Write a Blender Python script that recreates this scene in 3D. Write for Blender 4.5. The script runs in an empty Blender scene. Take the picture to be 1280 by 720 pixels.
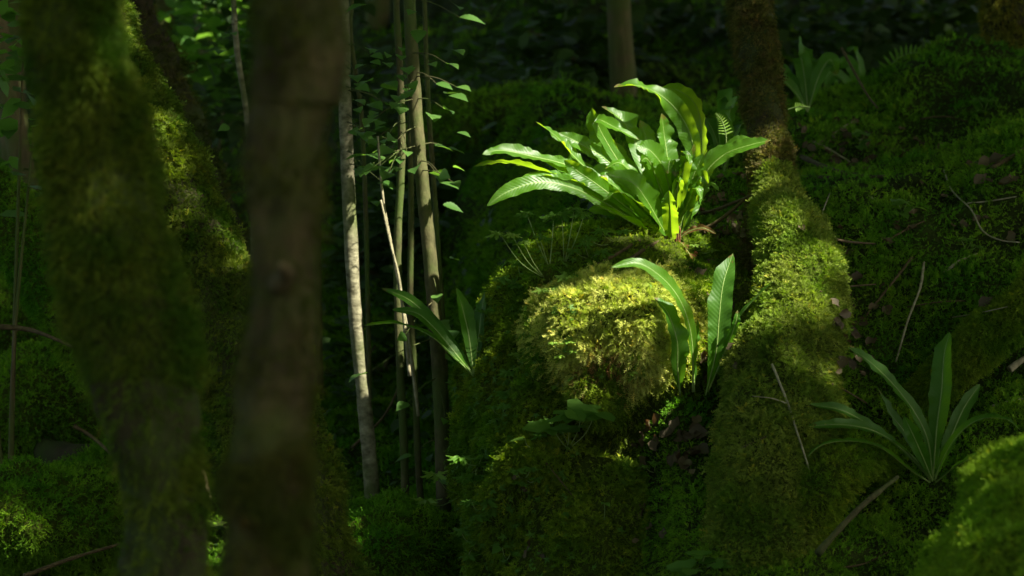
import bpy, bmesh, math, random
import numpy as np
from mathutils import Vector
from mathutils.bvhtree import BVHTree
rng = np.random.default_rng(7)
random.seed(7)
sc = bpy.context.scene
COL = sc.collection
CZ = 1.6
PITCH = math.radians(6)
FPX = 1280 * 85 / 36
SUN = np.array([0.56, -0.29, 0.78]); SUN /= np.linalg.norm(SUN)

# ------------------------------------------------------------------ helpers
def P(px, py, Y):
    f = np.array([0, math.cos(PITCH), -math.sin(PITCH)]); u = np.array([0, math.sin(PITCH), math.cos(PITCH)])
    r = f + np.array([(px - 640) / FPX, 0, 0]) - u * ((py - 360) / FPX)
    r = r * (Y / r[1])
    return r + np.array([0, 0, CZ])

def project(V):
    c, s = math.cos(PITCH), math.sin(PITCH)
    z = V[:, 2] - CZ
    d = V[:, 1] * c - z * s
    up = V[:, 1] * s + z * c
    d = np.where(d < .05, .05, d)
    return 640 + V[:, 0] / d * FPX, 360 - up / d * FPX

def norm(a):
    return a / np.maximum(np.linalg.norm(a, axis=-1, keepdims=True), 1e-9)

def _hash(i, j, k):
    h = (i * 374761393 + j * 668265263 + k * 2147483647 + 1013904223) & 0xffffffff
    h = ((h ^ (h >> 13)) * 1274126177) & 0xffffffff
    return ((h ^ (h >> 16)) & 0xffff) / 65535.0

def vnoise(p):
    i = np.floor(p).astype(np.int64); f = p - i; f = f * f * (3 - 2 * f)
    r = 0
    for a in (0, 1):
        for b in (0, 1):
            for c in (0, 1):
                w = (f[:, 0] if a else 1 - f[:, 0]) * (f[:, 1] if b else 1 - f[:, 1]) * (f[:, 2] if c else 1 - f[:, 2])
                r = r + w * _hash(i[:, 0] + a, i[:, 1] + b, i[:, 2] + c)
    return r * 2 - 1

def fbm(p, scale, octs=3, seed=0.0):
    p = p * scale + seed * 17.3 + 100
    r = 0; a = 1
    for o in range(octs):
        r = r + a * vnoise(p); p = p * 2.03 + 5.7; a *= .5
    return r

def mk(name, V, F, mat, parent=None, attrs=None, smooth=True):
    """V (n,3), F (m,k) -> ONE mesh object"""
    me = bpy.data.meshes.new(name)
    V = np.ascontiguousarray(V, dtype=np.float32)
    me.vertices.add(len(V)); me.vertices.foreach_set('co', V.ravel())
    Fs = F if isinstance(F, list) else [F]
    loops = np.concatenate([f.ravel() for f in Fs]).astype(np.int32)
    starts = []; o = 0
    for f in Fs:
        starts.append(o + np.arange(len(f)) * f.shape[1]); o += f.size
    starts = np.concatenate(starts).astype(np.int32)
    me.loops.add(len(loops)); me.loops.foreach_set('vertex_index', loops)
    me.polygons.add(len(starts)); me.polygons.foreach_set('loop_start', starts)
    me.polygons.foreach_set('use_smooth', np.full(len(starts), smooth))
    me.update(calc_edges=True)
    for k, a in (attrs or {}).items():
        at = me.attributes.new(k, 'FLOAT', 'POINT'); at.data.foreach_set('value', np.asarray(a, dtype=np.float32))
    me.materials.append(mat)
    o = bpy.data.objects.new(name, me); COL.objects.link(o)
    if parent is not None:
        o.parent = parent
        o.location = -Vector(parent.location)
    return o

def tag(o, label=None, cat=None, group=None, kind=None):
    if label: o['label'] = label
    if cat: o['category'] = cat
    if group: o['group'] = group
    if kind: o['kind'] = kind
    return o

def thing(name, loc, label, cat, group=None):
    o = bpy.data.objects.new(name, None); COL.objects.link(o)
    o.location = Vector([float(v) for v in loc]); o.empty_display_size = .1
    return tag(o, label, cat, group)

def catmull(pts, n):
    pts = np.asarray(pts, float)
    p = np.vstack([2 * pts[0] - pts[1], pts, 2 * pts[-1] - pts[-2]])
    m = len(pts) - 1
    t = np.linspace(0, m, n); i = np.minimum(t.astype(int), m - 1); f = (t - i)[:, None]
    a, b, c, d = p[i], p[i + 1], p[i + 2], p[i + 3]
    return .5 * (2 * b + (c - a) * f + (2 * a - 5 * b + 4 * c - d) * f ** 2 + (3 * b - a - 3 * c + d) * f ** 3)

def tube(pts, rad, n=24, sides=10, lump=0, lscale=8, seed=0., squash=1.0):
    q = catmull(np.column_stack([np.asarray(pts, float), rad]), n)
    c, r = q[:, :3], np.maximum(q[:, 3], .0004)
    T = norm(np.gradient(c, axis=0))
    ref = np.array([0, 1., 0]) if abs(T[:, 1]).mean() < .8 else np.array([0, 0, 1.])
    A = norm(np.cross(T, ref)); B = np.cross(A, T)
    th = np.arange(sides) / sides * 2 * math.pi
    D = A[:, None] * np.cos(th)[None, :, None] + B[:, None] * np.sin(th)[None, :, None]
    V = (c[:, None] + D * r[:, None, None]).reshape(-1, 3)
    if lump:
        s = 1 + lump * fbm(V, lscale, 3, seed)
        V = (c[:, None] + D * r[:, None, None] * s.reshape(n, sides)[:, :, None]).reshape(-1, 3)
    i = np.arange(n - 1)[:, None] * sides; j = np.arange(sides)[None]; j2 = (j + 1) % sides
    F = np.stack([i + j, i + sides + j, i + sides + j2, i + j2], -1).reshape(-1, 4)
    V = np.vstack([V, c[0], c[-1]]); k = len(V) - 2
    j = np.arange(sides); j2 = (j + 1) % sides
    F3 = np.vstack([np.stack([j, j2, np.full(sides, k)], -1), np.stack([(n - 1) * sides + j2, (n - 1) * sides + j, np.full(sides, k + 1)], -1)])
    return V, [F, F3]

def merge(parts):
    Vs = []; Fd = {}; o = 0
    for V, F in parts:
        for f in (F if isinstance(F, list) else [F]):
            Fd.setdefault(f.shape[1], []).append(f + o)
        Vs.append(V); o += len(V)
    return np.vstack(Vs), [np.vstack(v) for v in Fd.values()]

def blob(parts, voxel, disp=((.03, 5), (.012, 16)), seed=0.):
    """union of ellipsoids ((centre),(radii)) and tubes, voxel remeshed into one skin"""
    bm = bmesh.new()
    for c, r in parts:
        g = bmesh.ops.create_icosphere(bm, subdivisions=4, radius=1)
        for v in g['verts']:
            v.co = Vector((c[0] + v.co.x * r[0], c[1] + v.co.y * r[1], c[2] + v.co.z * r[2]))
    me = bpy.data.meshes.new('tmp'); bm.to_mesh(me); bm.free()
    o = bpy.data.objects.new('tmp', me); COL.objects.link(o)
    m = o.modifiers.new('r', 'REMESH'); m.mode = 'VOXEL'; m.voxel_size = voxel
    s = o.modifiers.new('s', 'SMOOTH'); s.factor = .5; s.iterations = 8
    dg = bpy.context.evaluated_depsgraph_get(); ev = o.evaluated_get(dg); e = ev.to_mesh()
    V = np.empty(len(e.vertices) * 3, np.float32); e.vertices.foreach_get('co', V); V = V.reshape(-1, 3).astype(float)
    N = np.empty(len(e.vertices) * 3, np.float32); e.vertex_normals.foreach_get('vector', N); N = N.reshape(-1, 3)
    F = np.array([list(p.vertices) for p in e.polygons if len(p.vertices) == 4], dtype=np.int64)
    ev.to_mesh_clear(); bpy.data.objects.remove(o); bpy.data.meshes.remove(me)
    for a, s_ in disp:
        V = V + N * (fbm(V, s_, 3, seed) * a)[:, None]
    return V, F

def tri(F):
    out = []
    for f in (F if isinstance(F, list) else [F]):
        out.append(f[:, :3])
        if f.shape[1] == 4: out.append(f[:, [0, 2, 3]])
    return np.vstack(out)

def vnormals(V, T):
    n = np.cross(V[T[:, 1]] - V[T[:, 0]], V[T[:, 2]] - V[T[:, 0]])
    N = np.zeros_like(V)
    for k in range(3):
        for a in range(3):
            N[:, a] += np.bincount(T[:, k], n[:, a], len(V))
    return norm(N)

def scatter(V, F, n, wfn=None, seed=1):
    T = tri(F); N = vnormals(V, T)
    a, b, c = V[T[:, 0]], V[T[:, 1]], V[T[:, 2]]
    area = np.linalg.norm(np.cross(b - a, c - a), axis=1) * .5
    cen = (a + b + c) / 3; cn = norm(N[T[:, 0]] + N[T[:, 1]] + N[T[:, 2]])
    px, py = project(cen)
    inn = (px > -70) & (px < 1350) & (py > -70) & (py < 790)
    near = (px > -500) & (px < 1800) & (py > -400) & (py < 1100)
    w = np.where(inn, 1., np.where(near, .10, 0))
    fac = (cn * norm(np.array([0, 0, CZ]) - cen)).sum(1)
    w = w * np.where(fac > -.3, 1, .12) / np.maximum(cen[:, 1], 1.5) ** 1.3 * (.55 + .45 * (fac > .15))
    if wfn is not None: w = w * wfn(cen, cn)
    w = area * w; w = w / w.sum()
    r = np.random.default_rng(seed)
    idx = r.choice(len(T), n, p=w)
    u = r.random(n); v = r.random(n); m = u + v > 1; u[m] = 1 - u[m]; v[m] = 1 - v[m]
    Pp = a[idx] + (b - a)[idx] * u[:, None] + (c - a)[idx] * v[:, None]
    Nn = norm(N[T[idx, 0]] * (1 - u - v)[:, None] + N[T[idx, 1]] * u[:, None] + N[T[idx, 2]] * v[:, None])
    return Pp, Nn

def sprigs(Pp, Nn, size, seed=3, K=7, droop=.5, wid=.11, spread=.9):
    """feathery moss shoots: an axis with K small side leaves, all plain triangles"""
    r = np.random.default_rng(seed); n = len(Pp)
    size = np.broadcast_to(size, n) * r.uniform(.5, 1.35, n)
    rv = norm(r.normal(size=(n, 3)))
    d = norm(Nn * .75 + rv * spread + np.array([0, 0, -droop]) * (1 - np.clip(Nn[:, 2:], 0, 1)))
    bend = norm(r.normal(size=(n, 3)) * .6 + np.array([0, 0, -droop]))
    s = norm(np.cross(d, norm(r.normal(size=(n, 3)))))
    L = size[:, None]
    def pt(t): return Pp + d * L * t + bend * L * (.35 * t * t)
    tris = []
    w = L * wid * .55
    tris.append(np.stack([pt(0) - s * w - d * L * .1, pt(0) + s * w - d * L * .1, pt(1.)], 1))
    for k in range(K):
        t = .15 + .75 * k / max(K - 1, 1)
        sg = 1 if k % 2 else -1
        up = norm(np.cross(s, d)) * r.uniform(-.6, .6, (n, 1))
        dd = norm(d * .8 + s * sg + up)
        b = pt(t); l = L * (.48 * (1 - .65 * t)); ww = L * wid
        tris.append(np.stack([b - d * ww, b + d * ww, b + dd * l], 1))
    V = np.stack(tris, 1).reshape(-1, 3)
    F = np.arange(len(V)).reshape(-1, 3)
    rnd = np.repeat(r.random(n), (K + 1) * 3)
    return V, F, rnd

# --------------------------------------------------------------- materials
def nt(name):
    m = bpy.data.materials.new(name); m.use_nodes = True
    t = m.node_tree; t.nodes.clear()
    return m, t, t.nodes.new('ShaderNodeOutputMaterial')
def N_(t, ty, **kw):
    n = t.nodes.new(ty)
    for k, v in kw.items():
        if k in n.inputs: n.inputs[k].default_value = v
        else: setattr(n, k, v)
    return n
def ramp(t, fac, stops):
    r = t.nodes.new('ShaderNodeValToRGB'); e = r.color_ramp.elements
    while len(e) < len(stops): e.new(.5)
    for i, (p, c) in enumerate(stops): e[i].position = p; e[i].color = (*c, 1)
    t.links.new(fac, r.inputs[0]); return r.outputs[0]
def pos(t): return t.nodes.new('ShaderNodeNewGeometry').outputs['Position']
def noise(t, vec, scale, detail=4, rough=.55, off=None):
    n = N_(t, 'ShaderNodeTexNoise'); n.inputs['Scale'].default_value = scale
    n.inputs['Detail'].default_value = detail; n.inputs['Roughness'].default_value = rough
    if off:
        mp = N_(t, 'ShaderNodeMapping'); mp.inputs['Scale'].default_value = off
        t.links.new(vec, mp.inputs[0]); vec = mp.outputs[0]
    t.links.new(vec, n.inputs['Vector']); return n.outputs['Fac']
def mixc(t, fac, a, b, mode='MIX'):
    m = t.nodes.new('ShaderNodeMix'); m.data_type = 'RGBA'; m.blend_type = mode
    for s, v in ((m.inputs[0], fac), (m.inputs[6], a), (m.inputs[7], b)):
        if isinstance(v, (int, float)): s.default_value = v
        elif isinstance(v, tuple): s.default_value = (*v, 1)
        else: t.links.new(v, s)
    return m.outputs[2]
def attr(t, name):
    a = t.nodes.new('ShaderNodeAttribute'); a.attribute_name = name; return a.outputs['Fac']
def math_(t, op, a, b=0.):
    m = t.nodes.new('ShaderNodeMath'); m.operation = op
    for s, v in ((m.inputs[0], a), (m.inputs[1], b)):
        if isinstance(v, (int, float)): s.default_value = v
        else: t.links.new(v, s)
    return m.outputs[0]
def bump(t, h, strength=.5, dist=.01):
    b = t.nodes.new('ShaderNodeBump'); b.inputs['Strength'].default_value = strength; b.inputs['Distance'].default_value = dist
    t.links.new(h, b.inputs['Height']); return b.outputs[0]
def finish(t, out, col, rough=.6, spec=.3, nrm=None, trans=0, tcol=None):
    p = t.nodes.new('ShaderNodeBsdfPrincipled')
    if isinstance(col, tuple): p.inputs['Base Color'].default_value = (*col, 1)
    else: t.links.new(col, p.inputs['Base Color'])
    if isinstance(rough, (int, float)): p.inputs['Roughness'].default_value = rough
    else: t.links.new(rough, p.inputs['Roughness'])
    p.inputs['Specular IOR Level'].default_value = spec
    if nrm: t.links.new(nrm, p.inputs['Normal'])
    sh = p.outputs[0]
    if trans:
        tr = t.nodes.new('ShaderNodeBsdfTranslucent')
        if tcol is None: t.links.new(col, tr.inputs[0])
        elif isinstance(tcol, tuple): tr.inputs[0].default_value = (*tcol, 1)
        else: t.links.new(tcol, tr.inputs[0])
        mx = t.nodes.new('ShaderNodeMixShader'); mx.inputs[0].default_value = trans
        t.links.new(sh, mx.inputs[1]); t.links.new(tr.outputs[0], mx.inputs[2]); sh = mx.outputs[0]
    t.links.new(sh, out.inputs[0])

def moss_mat(name, green, olive, brown, bfrac=.3, scale=5):
    m, t, o = nt(name); g = pos(t)
    c = ramp(t, noise(t, g, scale, 5), [(.36, green), (.60, olive)])
    b = ramp(t, noise(t, g, scale * 3.7, 4), [(1 - bfrac - .12, (0, 0, 0)), (1 - bfrac + .1, (1, 1, 1))])
    c = mixc(t, b, c, brown)
    r = attr(t, 'rnd')
    v = ramp(t, r, [(0, (.5, .5, .4)), (.5, (1., 1., .85)), (.93, (1.35, 1.25, 1.1)), (1., (1.9, 1.3, .9))])
    c = mixc(t, 1., c, v, 'MULTIPLY')
    tc = mixc(t, 1., c, (1.3, 1.5, .7), 'MULTIPLY')
    finish(t, o, c, .7, .15, None, .38, tc); return m
def mossbase_mat(name, a, b, c):
    m, t, o = nt(name); g = pos(t)
    col = ramp(t, noise(t, g, 9, 8, .7), [(.3, a), (.52, b), (.7, c)])
    finish(t, o, col, .95, .1, bump(t, noise(t, g, 55, 8, .75), 1., .03)); return m
def bark_mat(name, a, b, moss=None, mossfrac=.5, stretch=(1, 1, .18), scale=28, bs=.8):
    m, t, o = nt(name); g = pos(t)
    n1 = noise(t, g, scale, 7, .65, stretch)
    col = ramp(t, n1, [(.32, a), (.68, b)])
    if moss:
        f = ramp(t, noise(t, g, 4.5, 6, .65), [(1 - mossfrac - .08, (0, 0, 0)), (1 - mossfrac + .1, (1, 1, 1))])
        col = mixc(t, f, col, moss)
    finish(t, o, col, .85, .2, bump(t, n1, bs, .012)); return m
def frond_mat(name, a, b, tc, rg=.40, sp=.36):
    m, t, o = nt(name); g = pos(t)
    u = attr(t, 't'); s = attr(t, 's')
    ve = math_(t, 'SINE', math_(t, 'ADD', math_(t, 'MULTIPLY', u, 330.), math_(t, 'MULTIPLY', math_(t, 'ABSOLUTE', s), -14.)))
    col = mixc(t, noise(t, g, 13, 4), a, b)
    col = mixc(t, math_(t, 'MULTIPLY', math_(t, 'ADD', ve, 1.), .06), col, (.10, .22, .03))
    # brown blemishes near margins
    bl = ramp(t, noise(t, g, 60, 3), [(.70, (0, 0, 0)), (.78, (1, 1, 1))])
    col = mixc(t, math_(t, 'MULTIPLY', bl, .75), col, (.12, .09, .02))
    tip = math_(t, 'GREATER_THAN', math_(t, 'ADD', attr(t, 'e'), math_(t, 'MULTIPLY', math_(t, 'SUBTRACT', noise(t, g, 70, 3), .5), .25)), .985)
    col = mixc(t, math_(t, 'MULTIPLY', tip, .85), col, (.13, .08, .025))
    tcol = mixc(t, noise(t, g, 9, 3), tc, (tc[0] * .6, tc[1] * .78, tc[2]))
    h = math_(t, 'ADD', ve, math_(t, 'MULTIPLY', noise(t, g, 45, 3), 3.))
    finish(t, o, col, rg, sp, bump(t, h, .16, .0010), .5, tcol); return m
def leaf_mat(name, a, b, tc, rough=.45, trans=.45):
    m, t, o = nt(name); g = pos(t)
    col = mixc(t, attr(t, 'rnd'), a, b)
    n = noise(t, g, 90, 3)
    finish(t, o, col, rough, .4, bump(t, n, .3, .003), trans, tc); return m
def plain_mat(name, a, b, scale=30, rough=.8, spec=.2, st=None, bs=.6):
    m, t, o = nt(name); g = pos(t); n = noise(t, g, scale, 6, .65, st)
    finish(t, o, ramp(t, n, [(.3, a), (.7, b)]), rough, spec, bump(t, n, bs, .006)); return m

M = dict(
    moss=moss_mat('moss_olive', (.075, .17, .010), (.16, .23, .020), (.13, .10, .025), .2),
    moss_gold=moss_mat('moss_gold', (.27, .34, .055), (.46, .48, .14), (.32, .23, .09), .18, 8),  # moss copy with sunlight put into a paler, yellower colour
    moss_root=moss_mat('moss_root', (.10, .18, .018), (.20, .25, .05), (.15, .12, .03), .18, 7),
    moss_dead=moss_mat('moss_dead', (.22, .17, .06), (.32, .22, .10), (.25, .12, .05), .5, 12),
    moss_green=moss_mat('moss_green', (.06, .19, .010), (.13, .25, .018), (.10, .09, .02), .12, 3),
    moss_trunk=moss_mat('moss_trunk', (.05, .11, .010), (.11, .15, .018), (.09, .08, .022), .3, 9),
    moss_hair=moss_mat('moss_hair', (.07, .085, .018), (.13, .125, .04), (.14, .105, .05), .42, 9),
    moss_bright=moss_mat('moss_bright', (.13, .27, .018), (.21, .33, .03), (.14, .17, .03), .12, 8),
    moss_dark=moss_mat('moss_dark', (.045, .07, .010), (.085, .09, .02), (.06, .045, .018), .35, 6),
    moss_brown=moss_mat('moss_brown', (.10, .13, .012), (.18, .18, .03), (.17, .12, .035), .33, 7),
    base=mossbase_mat('moss_mat_underlayer', (.025, .032, .005), (.06, .085, .010), (.09, .11, .014)),
    soil=mossbase_mat('forest_floor', (.018, .018, .005), (.032, .05, .007), (.045, .075, .009)),
    bark_moss=bark_mat('bark_mossy', (.014, .011, .005), (.04, .030, .012), (.03, .045, .008), .5),
    bark_dark=bark_mat('bark_dark', (.018, .014, .006), (.085, .065, .025), (.045, .06, .012), .45, (1, 1, .35), 34, 1.),
    bark_pale=bark_mat('bark_pale', (.05, .045, .022), (.30, .28, .18), (.07, .09, .025), .48, (1, 1, 1.6), 30, .6),
    bark_thin=bark_mat('bark_thin', (.03, .03, .010), (.10, .09, .04), (.05, .08, .015), .5, (1, 1, .6), 40, .4),
    bark_far=bark_mat('bark_far', (.05, .04, .018), (.15, .12, .055), (.07, .09, .02), .5),
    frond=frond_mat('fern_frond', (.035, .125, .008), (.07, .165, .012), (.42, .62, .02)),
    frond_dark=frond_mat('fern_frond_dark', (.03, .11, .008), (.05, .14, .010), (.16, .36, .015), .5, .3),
    frond_dead=frond_mat('fern_frond_dead', (.12, .06, .02), (.20, .11, .04), (.25, .12, .03), .7, .1),
    rib=plain_mat('fern_midrib', (.14, .22, .05), (.22, .30, .08), 40, .5, .4),
    stalk=plain_mat('fern_stalk', (.07, .03, .012), (.16, .07, .03), 60, .8),
    leaf=leaf_mat('herb_leaf', (.045, .13, .012), (.08, .18, .02), (.22, .42, .03), .6),
    leaf_pale=leaf_mat('herb_leaf_pale', (.12, .24, .03), (.18, .30, .05), (.38, .52, .06)),
    leaf_tree=leaf_mat('sapling_leaf', (.045, .12, .02), (.075, .16, .03), (.20, .42, .04), .5),
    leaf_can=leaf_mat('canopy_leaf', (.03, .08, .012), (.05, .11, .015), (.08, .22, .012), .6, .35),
    leaf_far=leaf_mat('shade_leaf', (.015, .04, .005), (.028, .065, .008), (.04, .09, .008), .6, .3),  # leaf colour darkened to stand for the background shade
    leaf_dry=leaf_mat('dry_leaf', (.035, .026, .010), (.10, .075, .034), (.18, .09, .03), .7, .2),
    leaf_red=leaf_mat('red_leaf', (.20, .03, .02), (.28, .10, .05), (.4, .08, .03), .5, .3),
    twig=plain_mat('twig_bark', (.04, .028, .012), (.10, .075, .035), 50, .85, .2, (1, 1, 1)),
    twig_pale=plain_mat('twig_pale', (.12, .11, .06), (.30, .27, .17), 60, .7),
    stem_green=plain_mat('green_stem', (.12, .22, .05), (.24, .30, .10), 40, .5, .4),
)

# ---------------------------------------------------------------- terrain
RY = [-60, 0, 3.5, 4.5, 5.2, 5.6, 6.0, 6.3, 6.6, 7, 8, 9, 10, 12, 14, 18, 26, 40, 80, 200]
RZ = [-1.6, -1.6, -1.5, -1.35, -1.22, -1.06, -.88, -.66, -.53, -.46, -.38, -.30, -.30, -.35, -.1, 1.0, 3.6, 8, 18, 40]
LY = [-60, 3, 5, 7, 9, 12, 14, 18, 26, 40, 80, 200]
LZ = [-1.9, -1.8, -1.65, -1.45, -1.2, -.95, -.5, .9, 3.6, 8, 18, 40]
def sst(a, b, x):
    t = np.clip((x - a) / (b - a), 0, 1); return t * t * (3 - 2 * t)
def ground(x, y):
    x = np.asarray(x, float); y = np.asarray(y, float)
    xb = np.interp(y, [4, 5.5, 6.2, 7, 9, 14], [.55, .32, .2, .08, -.1, -.5])
    w = np.interp(y, [4, 6, 8, 14], [.35, .28, .5, 1.5])
    s = sst(-.5, .5, (x - xb) / w)
    z = np.interp(y, LY, LZ) * (1 - s) + np.interp(y, RY, RZ) * s
    g = lambda cx, cy, h, sx, sy: h * np.exp(-((x - cx) / sx) ** 2 - ((y - cy) / sy) ** 2)
    z = z + g(1.5, 8.5, .25, .40, .45) + g(1.6, 6.95, .15, .36, .34) + g(1.15, 7.6, -.10, .35, .2) + g(1.0, 6.7, .05, .15, .25) + g(.95, 8.0, .06, .2, .3) + g(2.4, 8, .3, .7, 1)
    z = z + g(.62, 6.0, -.06, .12, .3) + g(-1.3, 8.2, .22, .5, .5) + g(-.3, 9.5, .2, .5, .5) + g(.92, 5.55, -.08, .2, .25)
    q = np.stack([x.ravel(), y.ravel(), np.zeros(x.size)], 1)
    amp = np.interp(y.ravel(), [3, 10, 30], [1, 1, 3])
    nz = (.055 * fbm(q, 2.6, 3, 1) + .02 * fbm(q, 11, 2, 2)) * amp + .25 * vnoise(q * .35 + 9) * np.interp(y.ravel(), [9, 16], [0, 1])
    return z + nz.reshape(x.shape) + CZ
def spaced(lo, a, b, hi, d, g):
    m = list(np.arange(a, b, d)); s = d; v = m[-1]; up = []
    while v < hi: s *= g; v += s; up.append(v)
    s = d; v = a; dn = []
    while v > lo: s *= g; v -= s; dn.append(v)
    return np.array(dn[::-1] + m + up)
gx = spaced(-150, -1.6, 2.4, 150, .03, 1.12); gy = spaced(-60, 3.6, 10.5, 190, .03, 1.09)
X, Y = np.meshgrid(gx, gy); Z = ground(X, Y)
TV = np.stack([X.ravel(), Y.ravel(), Z.ravel()], 1)
nx, ny = len(gx), len(gy)
ii = np.arange(ny - 1)[:, None] * nx + np.arange(nx - 1)[None]
TF = np.stack([ii, ii + 1, ii + nx + 1, ii + nx], -1).reshape(-1, 4)
tag(mk('ground', TV, TF, M['soil']), 'dark soil of the forest floor rising to a hill behind', kind='structure')

# central boulder
def gpt(x, y): return np.array([x, y, float(ground(np.array([x]), np.array([y]))[0])])
bparts = [((.30, 6.45, .60), (.44, .50, .50)), ((.12, 6.35, .50), (.26, .40, .56)), ((.45, 6.6, .62), (.4, .4, .46)),
          ((.19, 5.93, .87), (.105, .15, .115)), ((.275, 5.91, .865), (.105, .15, .145)), ((.25, 5.93, .78), (.10, .12, .13)), ((.36, 6.0, .86), (.085, .12, .125)), ((.33, 5.93, .79), (.07, .09, .08)), ((.21, 5.87, .75), (.06, .08, .10)), ((.24, 5.88, .97), (.05, .08, .05)),
          ((.20, 5.95, .04), (.30, .34, .52)), ((.06, 6.05, .30), (.18, .26, .5)), ((.36, 5.88, -.03), (.20, .30, .52)),
          ((.28, 6.1, -.3), (.4, .5, .5))]
bparts += [((.26, 6.14, .80), (.26, .30, .20)), ((.42, 6.16, .84), (.13, .2, .18)), ((.06, 6.22, .60), (.17, .24, .30))]
BV, BF = blob(bparts, .013, ((.034, 6), (.019, 15), (.007, 45)), 3)
# tree root
root_pts = [P(966, 215, 6.50), P(976, 262, 6.36), P(996, 310, 6.10), P(1000, 380, 5.92), P(980, 470, 5.80), P(968, 560, 5.66), P(955, 650, 5.5), P(942, 760, 5.35), P(930, 900, 5.2)]
root_r = [.045, .068, .090, .106, .130, .138, .128, .115, .11]
RV, RF = tube(root_pts, root_r, 150, 60, .11, 14, 4)
side_pts = [P(990, 560, 5.62), P(1010, 600, 5.5), P(1040, 580, 5.55), P(1075, 560, 5.62), P(1110, 575, 5.72)]
RV2, RF2 = tube([P(985, 690, 5.5), P(1015, 625, 5.48), P(1050, 588, 5.52), P(1090, 575, 5.62), P(1130, 600, 5.8)], [.10, .075, .05, .034, .02], 50, 24, .2, 10, 5)
# rock bottom right, log on the right
CV, CF = blob([((.98, 4.15, .52), (.30, .35, .36)), ((1.3, 4.25, .62), (.34, .4, .40))], .014, ((.04, 6), (.022, 17)), 8)
LV, LF = tube([P(1330, 350, 6.0), P(1285, 385, 5.95), P(1235, 420, 5.95), P(1190, 462, 5.98), P(1140, 500, 6.05)], [.075, .065, .058, .05, .035], 60, 28, .25, 9, 6)
# ------------------------------------------------------------------ trees
def up_path(pts, rads, top):
    """extend a trunk drawn inside the frame up into the canopy"""
    p0, p1 = np.array(pts[0]), np.array(pts[1])
    d = norm(p0 - p1); d = norm(d * np.array([.5, .5, 1]))
    k = (top - p0[2]) / d[2]
    ex = [p0 + d * k, p0 + d * k * .6, p0 + d * k * .25]
    return ex + [np.array(p) for p in pts], [rads[0] * .5, rads[0] * .75, rads[0] * .93] + list(rads)
trees = []   # (thing, x, y, canopy centre)
def tree(name, label, cat, pts, rads, top, bark, n=110, sides=36, lump=.12, ls=9, seed=1., group=None, moss=None, limbs=True):
    pp, rr = up_path(pts, rads, top)
    base = pp[-1]
    th = thing(name, base, label, cat, group)
    V, F = tube(pp, rr, n, sides, lump, ls, seed)
    parts = [(V, F)]
    mk('trunk', V, F, M[bark], th)
    if limbs:
        rs = np.random.default_rng(int(seed * 100) + 5)
        t0 = pp[0]
        for k in range(4):
            a = rs.uniform(0, 6.28); l = rs.uniform(1.2, 2.4)
            s0 = pp[0] * (k / 4.) + pp[1] * (1 - k / 4.)
            d = np.array([math.cos(a), math.sin(a), .7])
            lv, lf = tube([s0, s0 + d * l * .4, s0 + d * l * np.array([1, 1, .8])], [rads[0] * .4, rads[0] * .25, .01], 10, 7)
            mk('limb', lv, lf, M[bark], th)
    if moss:
        cnt, size, mm, K, wfn = moss
        Pp, Nn = scatter(V, F, cnt, wfn, int(seed * 10) + 1)
        v, f, r = sprigs(Pp, Nn, size * (.6 + .8 * sst(-.6, .8, fbm(Pp, 14, 2, seed))), int(seed * 7) + 2, K, .8)
        o = mk('moss', v, f, M[mm], th, {'rnd': r}); tag(o, kind='stuff')
    trees.append((th, pp[0][0], pp[0][1]))
    return th, V, F

# T1 large blurred mossy trunk on the left
t1, _, _ = tree('mossy_tree', 'thick leaning moss-covered tree trunk, out of focus, nearest the left edge', 'tree',
     [P(88, -40, 3.55), P(98, 60, 3.55), P(122, 180, 3.55), P(148, 340, 3.55), P(172, 450, 3.55), P(195, 560, 3.55), P(205, 680, 3.55), P(210, 900, 3.5), P(210, 1250, 3.5)],
     [.060, .061, .069, .080, .084, .066, .060, .075, .1], 8.5, 'bark_moss', 160, 44, .16, 11, 1., moss=(26000, .018, 'moss_trunk', 4, lambda c, n: .1 + sst(-.1, .5, fbm(c, 5, 2, 4) + .9 * (project(c)[1] < 470) - .3)))
t2, _, _ = tree('mossy_tree', 'dark brown tree trunk with bare bark, blurred in the foreground beside the pale sapling', 'tree',
     [P(373, -40, 2.7), P(369, 80, 2.7), P(357, 220, 2.7), P(355, 330, 2.7), P(349, 400, 2.7), P(345, 470, 2.7), P(338, 600, 2.7), P(330, 740, 2.7), P(325, 1000, 2.7), P(320, 1600, 2.7)],
     [.049, .046, .040, .034, .038, .045, .050, .053, .06, .08], 8.0, 'bark_dark', 150, 40, .17, 15, 2., moss=(12000, .011, 'moss_dark', 3, lambda c, n: .10 + sst(.1, .6, fbm(c, 6, 2, 8))))
t3, V3, F3 = tree('mossy_tree', 'slanting tree trunk shaggy with golden moss, behind the thick left trunk', 'tree',
     [P(70, -60, 6.3), P(105, 10, 6.2), P(150, 110, 6.05), P(196, 215, 5.9), P(243, 320, 5.8), P(288, 420, 5.7), P(330, 530, 5.65), P(365, 640, 5.6), P(390, 760, 5.6)],
     [.092, .095, .105, .112, .118, .118, .118, .12, .13], 8.5, 'bark_moss', 190, 50, .2, 9, 3., moss=(60000, .020, 'moss_trunk', 7, lambda c, n: (.7 + .6 * sst(-.5, .3, fbm(c, 7, 2, 2))) * (1 - .6 * sst(400, 560, project(c)[1]))))
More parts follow.
